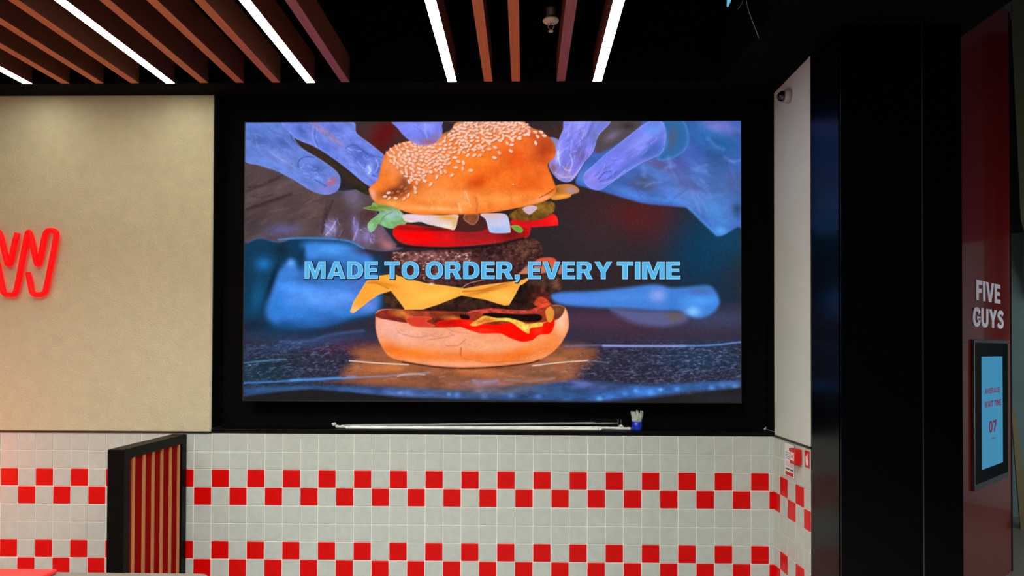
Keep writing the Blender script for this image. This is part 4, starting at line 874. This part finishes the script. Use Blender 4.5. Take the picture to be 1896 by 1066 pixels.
p = on_plane(1179.3, 799, 1, 0.03); p.z = LZ + .0003
t = thing('blue_cup', 'small blue cup with crumpled clear wrapper standing at the right end of the rods', 'cup', p)
obj('cup_body', lathe(bmesh.new(), [(.026, 0), (.029, .003), (.029, .05), (.0275, .0505), (.0275, .006)], 28), mat('blue_plastic', '#0a2fc0', .3), t, True)
rr = random.Random(5)
bm = bmesh.new(); n = 26; rings = []
for j, (rad_, h) in enumerate(((.0262, .012), (.0265, .05), (.029, .062), (.031, .078), (.034, .098))):
    rings.append([bm.verts.new(((rad_ + (rr.uniform(-.005, .003) if j > 1 else 0)) * math.cos(2 * math.pi * i / n), (rad_ + (rr.uniform(-.005, .003) if j > 1 else 0)) * math.sin(2 * math.pi * i / n), h + (rr.uniform(-.016, .014) if j == 4 else 0))) for i in range(n)])
for a, b_ in zip(rings, rings[1:]):
    for i in range(n): bm.faces.new((a[i], a[(i + 1) % n], b_[(i + 1) % n], b_[i]))
wm = mat('clear_crumpled_film', '#d8dcdc', .15); wm.node_tree.nodes['Principled BSDF'].inputs['Alpha'].default_value = .55
fo = obj('crumpled_wrapper', bm, wm, t); s_ = fo.modifiers.new('thickness', 'SOLIDIFY'); s_.thickness = .0006
bm = bmesh.new()
for k_ in range(4):
    a = k_ * 1.6; tube(bm, [(.006 * math.cos(a), .006 * math.sin(a), .01), (.017 * math.cos(a), .017 * math.sin(a), .075 + .006 * k_)], .005, 8)
obj('small_bottles', bm, mat('cloudy_grey_plastic', '#a9a79a', .35), t, True)

p = on_plane(1126, 778, 1, 0.108); 
t = thing('black_box', 'flat black box with two small silver clips lying behind the rods', 'box', (p.x, .105, LZ))
hx = 0.078
obj('box_body', bx(-hx, hx, -.011, .011, 0.0005, p.z - LZ + .012, bev=.003), mat('black_plastic', '#060506', .6, spec=.15), t)
for dx in (.052, .068): obj('clip', bx(dx, dx + .005, -.0135, -.011, .008, p.z - LZ + .006, bev=.001), M_silver, t)

p = on_plane(1415, 795, 1, .07)
bm = bmesh.new(); tube(bm, [(0, 0, .004), (.006, 0, .009), (.010, .002, .018)], [.004, .005, .002], 8)
tag(obj('paper_scrap', bm, M_white, loc=(p.x, .07, LZ)), 'tiny white scrap in the right corner of the black ledge', 'scrap')

# ------------------------------------------------------------------ on the right return wall
def rw(u, v, x=XR - .004): return on_plane(u, v, 0, x)
p = rw(1462, 178, XR)
t = thing('security_camera', 'small dome security camera with black eye, high on the grey return wall', 'camera', p)
obj('base', lathe(bmesh.new(), [(.037, 0), (.037, -.018), (.033, -.028), (.026, -.033)], 32, 'X'), mat('light_grey_camera_shell', '#a8a2a0', .45), t, True)
bm = bmesh.new(); bmesh.ops.create_uvsphere(bm, u_segments=28, v_segments=18, radius=.027)
for v in bm.verts: v.co.x -= .036
obj('dome', bm, mat('black_dome_glass', '#050507', .08, coat=.6), t, True)
obj('lens', lathe(bmesh.new(), [(.009, -.061), (.011, -.063), (.006, -.064)], 20, 'X'), mat('lens_grey', '#5c5658', .2), t, True)

def rwbox(name, u0, v0, u1, v1, thick, m, parent=None, x=XR - .004, bev=.001):
    a = rw(u0, v0, x); b_ = rw(u1, v1, x)
    # v given at the left edge (top) and the left edge (bottom): constant heights in the world
    return (a.y, b_.y)
def ret_rect(u0, u1, vt, vb):
    """rectangle on the return wall from the pixel columns u0, u1 and the top/bottom rows measured at u0"""
    a = rw(u0, vt); c = rw(u0, vb); d = rw(u1, vt)
    return d.y, a.y, c.z, a.z
# notice sheet
y0, y1, z0, z1 = ret_rect(1453.5, 1471.5, 818.5, 878)
t = thing('instruction_notice', 'small white printed notice with a red band on the return wall tiles', 'sign', (XR - .0045, 0, 0))
obj('sheet', bx(-.002, 0, y0, y1, z0, z1), mat('white_notice_sheet', '#e9ecee', .4), t)
obj('sheet_border', bx(-.0015, 0, y0 - .003, y1 + .003, z0 - .003, z1 + .003), mat('grey_sheet_border', '#7d8182', .5), t)
def onsheet(name, m, ya, yb_, za, zb_, par, th=.0026):
    yy0 = y1 + (y0 - y1) * ya; yy1 = y1 + (y0 - y1) * yb_
    zz0 = z1 + (z0 - z1) * za; zz1 = z1 + (z0 - z1) * zb_
    return obj(name, bx(-th, -.0021, yy1, yy0, zz1, zz0), m, par)
M_ink = mat('printed_grey', '#6f7274', .5); M_inkb = mat('printed_black', '#1c2228', .5); M_inkr = mat('printed_red', '#d01c20', .5); M_inkp = mat('printed_pink', '#dc9a94', .5)
bm = lathe(bmesh.new(), [(.009, -.0026), (.009, -.0021)], 20, 'X', off=(0, y1 + (y0 - y1) * .55, z1 - .028))
obj('symbol', bm, M_inkb, t)
for za, m_ in ((.27, M_ink), (.33, M_ink), (.39, M_ink), (.45, M_ink), (.56, M_inkp), (.61, M_inkp), (.66, M_inkp)):
    onsheet('text_line', m_, .12, .88, za, za + .018, t)
onsheet('printed_band', M_inkb, .1, .9, .76, .80, t); onsheet('red_band', M_inkr, .1, .9, .86, .97, t)
# call point
y0, y1, z0, z1 = ret_rect(1471.5, 1487.5, 826, 857)
t = thing('fire_call_point', 'red fire alarm call point box on the return wall, next to the white notice', 'call point', (XR - .0045, 0, 0))
y1c = y1 - .012
obj('box_body', bx(-.035, 0, y0 + .014, y1c - .010, z0 + .004, z1 - .004, bev=.004), M_red, t)
obj('window', bx(-.0365, -.0345, y0 + .026, y1c - .022, z0 + .022, z1 - .022, bev=.0005), mat('white_call_window', '#e8d8d8', .3), t)
obj('symbol', lathe(bmesh.new(), [(.008, -.0375), (.008, -.0366)], 16, 'X', off=(0, (y0 + y1c) / 2, (z0 + z1) / 2)), M_inkr, t)
# fire sign
y0, y1, z0, z1 = ret_rect(1490.8, 1502, 833, 863.5)
y0 = max(y0, -.456)
t = thing('fire_alarm_sign', 'square red and white fire alarm sign at the outer edge of the return wall', 'sign', (XR - .0045, 0, 0))
obj('plate', bx(-.002, 0, y0, y1, z0, z1), M_red, t)
bm = bmesh.new()
ym, zm, hh = (y0 + y1) / 2, (z0 + z1) / 2, (z1 - z0)
shape = [(-.14, -.34), (.12, -.38), (.18, -.1), (.14, .05), (.10, .32), (.02, .34), (.0, .1), (-.06, .06), (-.12, .2), (-.2, .16), (-.2, -.1)]
vs = [bm.verts.new((-.0022, ym - a * hh * .85, zm + b_ * hh)) for a, b_ in shape]; bm.faces.new(vs)
r = bmesh.ops.extrude_face_region(bm, geom=list(bm.faces))
for v in r['geom']:
    if isinstance(v, bmesh.types.BMVert): v.co.x -= .0006
obj('hand_symbol', bm, mat('white_sign_paint', '#f0e4e4', .5), t)

# ------------------------------------------------------------------ black pillar at the right
PY = -0.759
t = thing('pillar', 'glossy black clad pillar between the tiled return wall and the mall corridor', 'pillar', (XR, PY, 0))
PW = on_plane(1781, 600, 1, PY).x - XR
sx = on_plane(1707.5, 600, 1, PY).x - XR
obj('side_panel', bx(0.0, 0.02, 0.003, -PY - .459, 0, H - .001), M_gloss, t)
obj('front_panel', bx(0.0, sx - .002, -0.004, 0.02, 0, H - .001, bev=.001), M_gloss, t)
obj('front_panel', bx(sx + .002, PW, -0.004, 0.02, 0, H - .001, bev=.001), M_gloss, t)
obj('joint_strip', bx(sx - .0024, sx + .0024, -0.0055, 0.004, 0, H - .001), M_silver, t)
obj('core', bx(0.0202, PW - .001, 0.0202, 0.295, 0, H - .001), M_black, t)

# ------------------------------------------------------------------ red totem beyond the pillar
def cam_depth(u, v, d):
    r = RM.T @ np.array([(u - CX) / FPX, 1, -(v - CY) / FPX]); return Vector(CAM + r * d)
Da = 4.0; Db = Da * 283 / 254
ka, kb = cam_depth(1799, 768, Da), cam_depth(1861, 756, Db)
tdir = Vector((kb.x - ka.x, kb.y - ka.y, 0)).normalized(); ang = math.atan2(tdir.y, tdir.x)
def on_totem(u, v):
    """(along, height) of pixel on the totem face"""
    r = RM.T @ np.array([(u - CX) / FPX, 1, -(v - CY) / FPX])
    n_ = np.array([tdir.y, -tdir.x, 0.0]); t_ = np.dot(n_, np.array(ka) - CAM) / np.dot(n_, r)
    P = CAM + r * t_; return (P[0] - ka.x) * tdir.x + (P[1] - ka.y) * tdir.y, P[2]
M_totem = mat('gloss_red_panel', '#7a0e08', .14, spec=.6, coat=.5)
t = thing('red_totem', 'tall glossy red wall panel with white restaurant lettering beyond the black pillar', 'panel', (ka.x, ka.y, 0), (0, 0, ang))
a0 = on_totem(1781, 600)[0] - .35; a1 = on_totem(1870.5, 600)[0]
obj('face_panel', bx(a0, a1, 0.0, 0.03, 0, 3.9), M_totem, t)
obj('edge_strip', bx(a1, a1 + .028, -0.002, 0.05, 0, 3.9), M_blackmetal, t)
obj('joint_line', bx(a0, a1, -0.0004, 0.0, on_totem(1785, 632)[1] - .003, on_totem(1785, 632)[1]), mat('dark_red_joint', '#260404', .5), t)
def tw(word, ul, ur, vt, vb):
    um = (ul + ur) / 2
    x0_, z1_ = on_totem(ul, vt); x1_, _ = on_totem(ur, vt); _, z0_ = on_totem(ul, vb)
    return (word, x0_, x1_, z0_, z1_ - z0_)
M_let = mat('white_sign_lettering', '#e6e2ea', .5)
for wd in (tw('FIVE', 1806, 1850.5, 517.5, 555), tw('GUYS', 1799.5, 1856.5, 568, 604)):
    obj('sign_word', word_bm(*wd, y=-0.001, thick=.004), M_let, t)
# display mounted on the totem
kx0, kz1 = on_totem(1798, 628); kx1, _ = on_totem(1861, 628); _, kz0 = on_totem(1798, 910)
t = thing('wait_time_display', 'framed blue wait time display mounted on the red panel under the lettering', 'screen', (ka.x, ka.y, 0), (0, 0, ang))
obj('frame', bx(kx0, kx1, -0.016, -0.0005, kz0, kz1, bev=.003), mat('grey_metal_frame', '#5a5a5e', .4, metal=.5), t)
obj('bezel', bx(kx0 + .02, kx1 - .014, -0.018, -0.0155, kz0 + .04, kz1 - .02), mat('matt_black_bezel', '#020203', .6, spec=.1), t)
wx0, wz1 = on_totem(1811, 660); wx1, _ = on_totem(1849.5, 660); _, wz0 = on_totem(1811, 869)
obj('display_surface', bx(wx0, wx1, -0.0195, -0.018, wz0, wz1), emission('wait_display_blue', '#4088ae', 1.0), t)
M_dw = emission('wait_display_red', '#6a3050', 1.0)
for wd in (tw('AVERAGE', 1816.5, 1844.5, 719, 729), tw('WAIT TIME', 1816, 1847, 743, 754.5), tw('07', 1824, 1838.5, 779, 801), tw('min', 1828, 1836.5, 809, 813)):
    obj('display_word', word_bm(*wd, y=-0.0197), M_dw, t)

# ------------------------------------------------------------------ corridor beyond (seen in a sliver and mirrored in the red panel)
def wall_between(name, P, Q, z1, m, th=.1):
    P, Q = Vector(P), Vector(Q); L = (Q - P).length; a = math.atan2(Q.y - P.y, Q.x - P.x)
    return obj(name, bx(0, L, 0, th, 0, z1), m, loc=(P.x, P.y, 0), rot=(0, 0, a))
struct(wall_between('wall_corridor', (5.0, 4.2), (9.4, 1.2), 2.62, mat('grey_green_wall', '#7f9d9a', .7, var=(3, .12, (1, 1, 1)))))
up_ = wall_between('wall_corridor_upper', (5.0, 4.2), (9.4, 1.2), 2.0, mat('dark_upper_wall', '#3a4c55', .7, var=(3, .12, (1, 1, 1)))); up_.location.z = 2.62; struct(up_)
# unseen dark post, added so that a stripe is mirrored in the gloss of the red panel
def mirrored(u, dist, v=CY):
    r = RM.T @ np.array([(u - CX) / FPX, 1, -(v - CY) / FPX]); n_ = np.array([tdir.y, -tdir.x, 0.0]); t_ = np.dot(n_, np.array(ka) - CAM) / np.dot(n_, r)
    P = CAM + r * t_; d = r / np.linalg.norm(r); d = d - 2 * np.dot(d, n_) * n_; return P + d * dist
ma, mb = mirrored(1822, 2.2), mirrored(1846, 2.2)
po = tag(wall_between('added_dark_post', (ma[0], ma[1]), (mb[0], mb[1]), 2.8, mat('near_black_post', '#0a0808', .7), .1), 'unseen dark post added for the vertical dark stripe mirrored in the red panel', 'post')
po.location.z = 1.62
bm = bmesh.new()
quad = [Vector(mirrored(u, 1.5, v)) for u, v in ((1828, 1120), (1848, 1120), (1882, 930), (1872, 945))]  # slanted piece added out of view, only to mirror a diagonal stripe
vs = [bm.verts.new(q) for q in quad]; bm.faces.new(vs)
r = bmesh.ops.extrude_face_region(bm, geom=list(bm.faces))
for v in r['geom']:
    if isinstance(v, bmesh.types.BMVert): v.co += Vector((.06, .05, 0))
tag(obj('added_slanted_post', bm, bpy.data.materials['near_black_post']), 'unseen dark slanted post added for the diagonal stripe mirrored low in the red panel', 'post')
p0 = cam_depth(1874, 750, 5.6); p1 = cam_depth(1905, 1010, 5.6)
d_ = cam_depth(1884, 1010, 5.6)
bm = bmesh.new()
quad = [cam_depth(1871, 742, 5.6), cam_depth(1880, 765, 5.6), cam_depth(1915, 1010, 5.6), cam_depth(1896, 1060, 5.6)]
vs = [bm.verts.new(q) for q in quad]; bm.faces.new(vs)
r = bmesh.ops.extrude_face_region(bm, geom=list(bm.faces))
for v in r['geom']:
    if isinstance(v, bmesh.types.BMVert): v.co += Vector((.05, .08, 0))
tag(obj('slanted_beam', bm, mat('olive_wood', '#7c7048', .7, var=(10, .1, (1, 1, 1)))), 'olive brown slanted beam at the lower right edge, against the grey green wall', 'beam')
bm = bmesh.new()
quad = [cam_depth(1872, -80, 5.8), cam_depth(1930, -80, 5.8), cam_depth(1930, 560, 5.8), cam_depth(1890, 405, 5.8), cam_depth(1885, 300, 5.8), cam_depth(1873.5, 60, 5.8)]
vs = [bm.verts.new(q) for q in quad]; bm.faces.new(vs)
r = bmesh.ops.extrude_face_region(bm, geom=list(bm.faces))
for v in r['geom']:
    if isinstance(v, bmesh.types.BMVert): v.co += Vector((.04, .06, 0))
tag(obj('partition_board', bm, mat('dull_olive_panel', '#5d5a3c', .8, var=(10, .12, (1, 1, 1)))), 'dull olive panel with slanted edge at the upper right edge of the photo', 'panel')
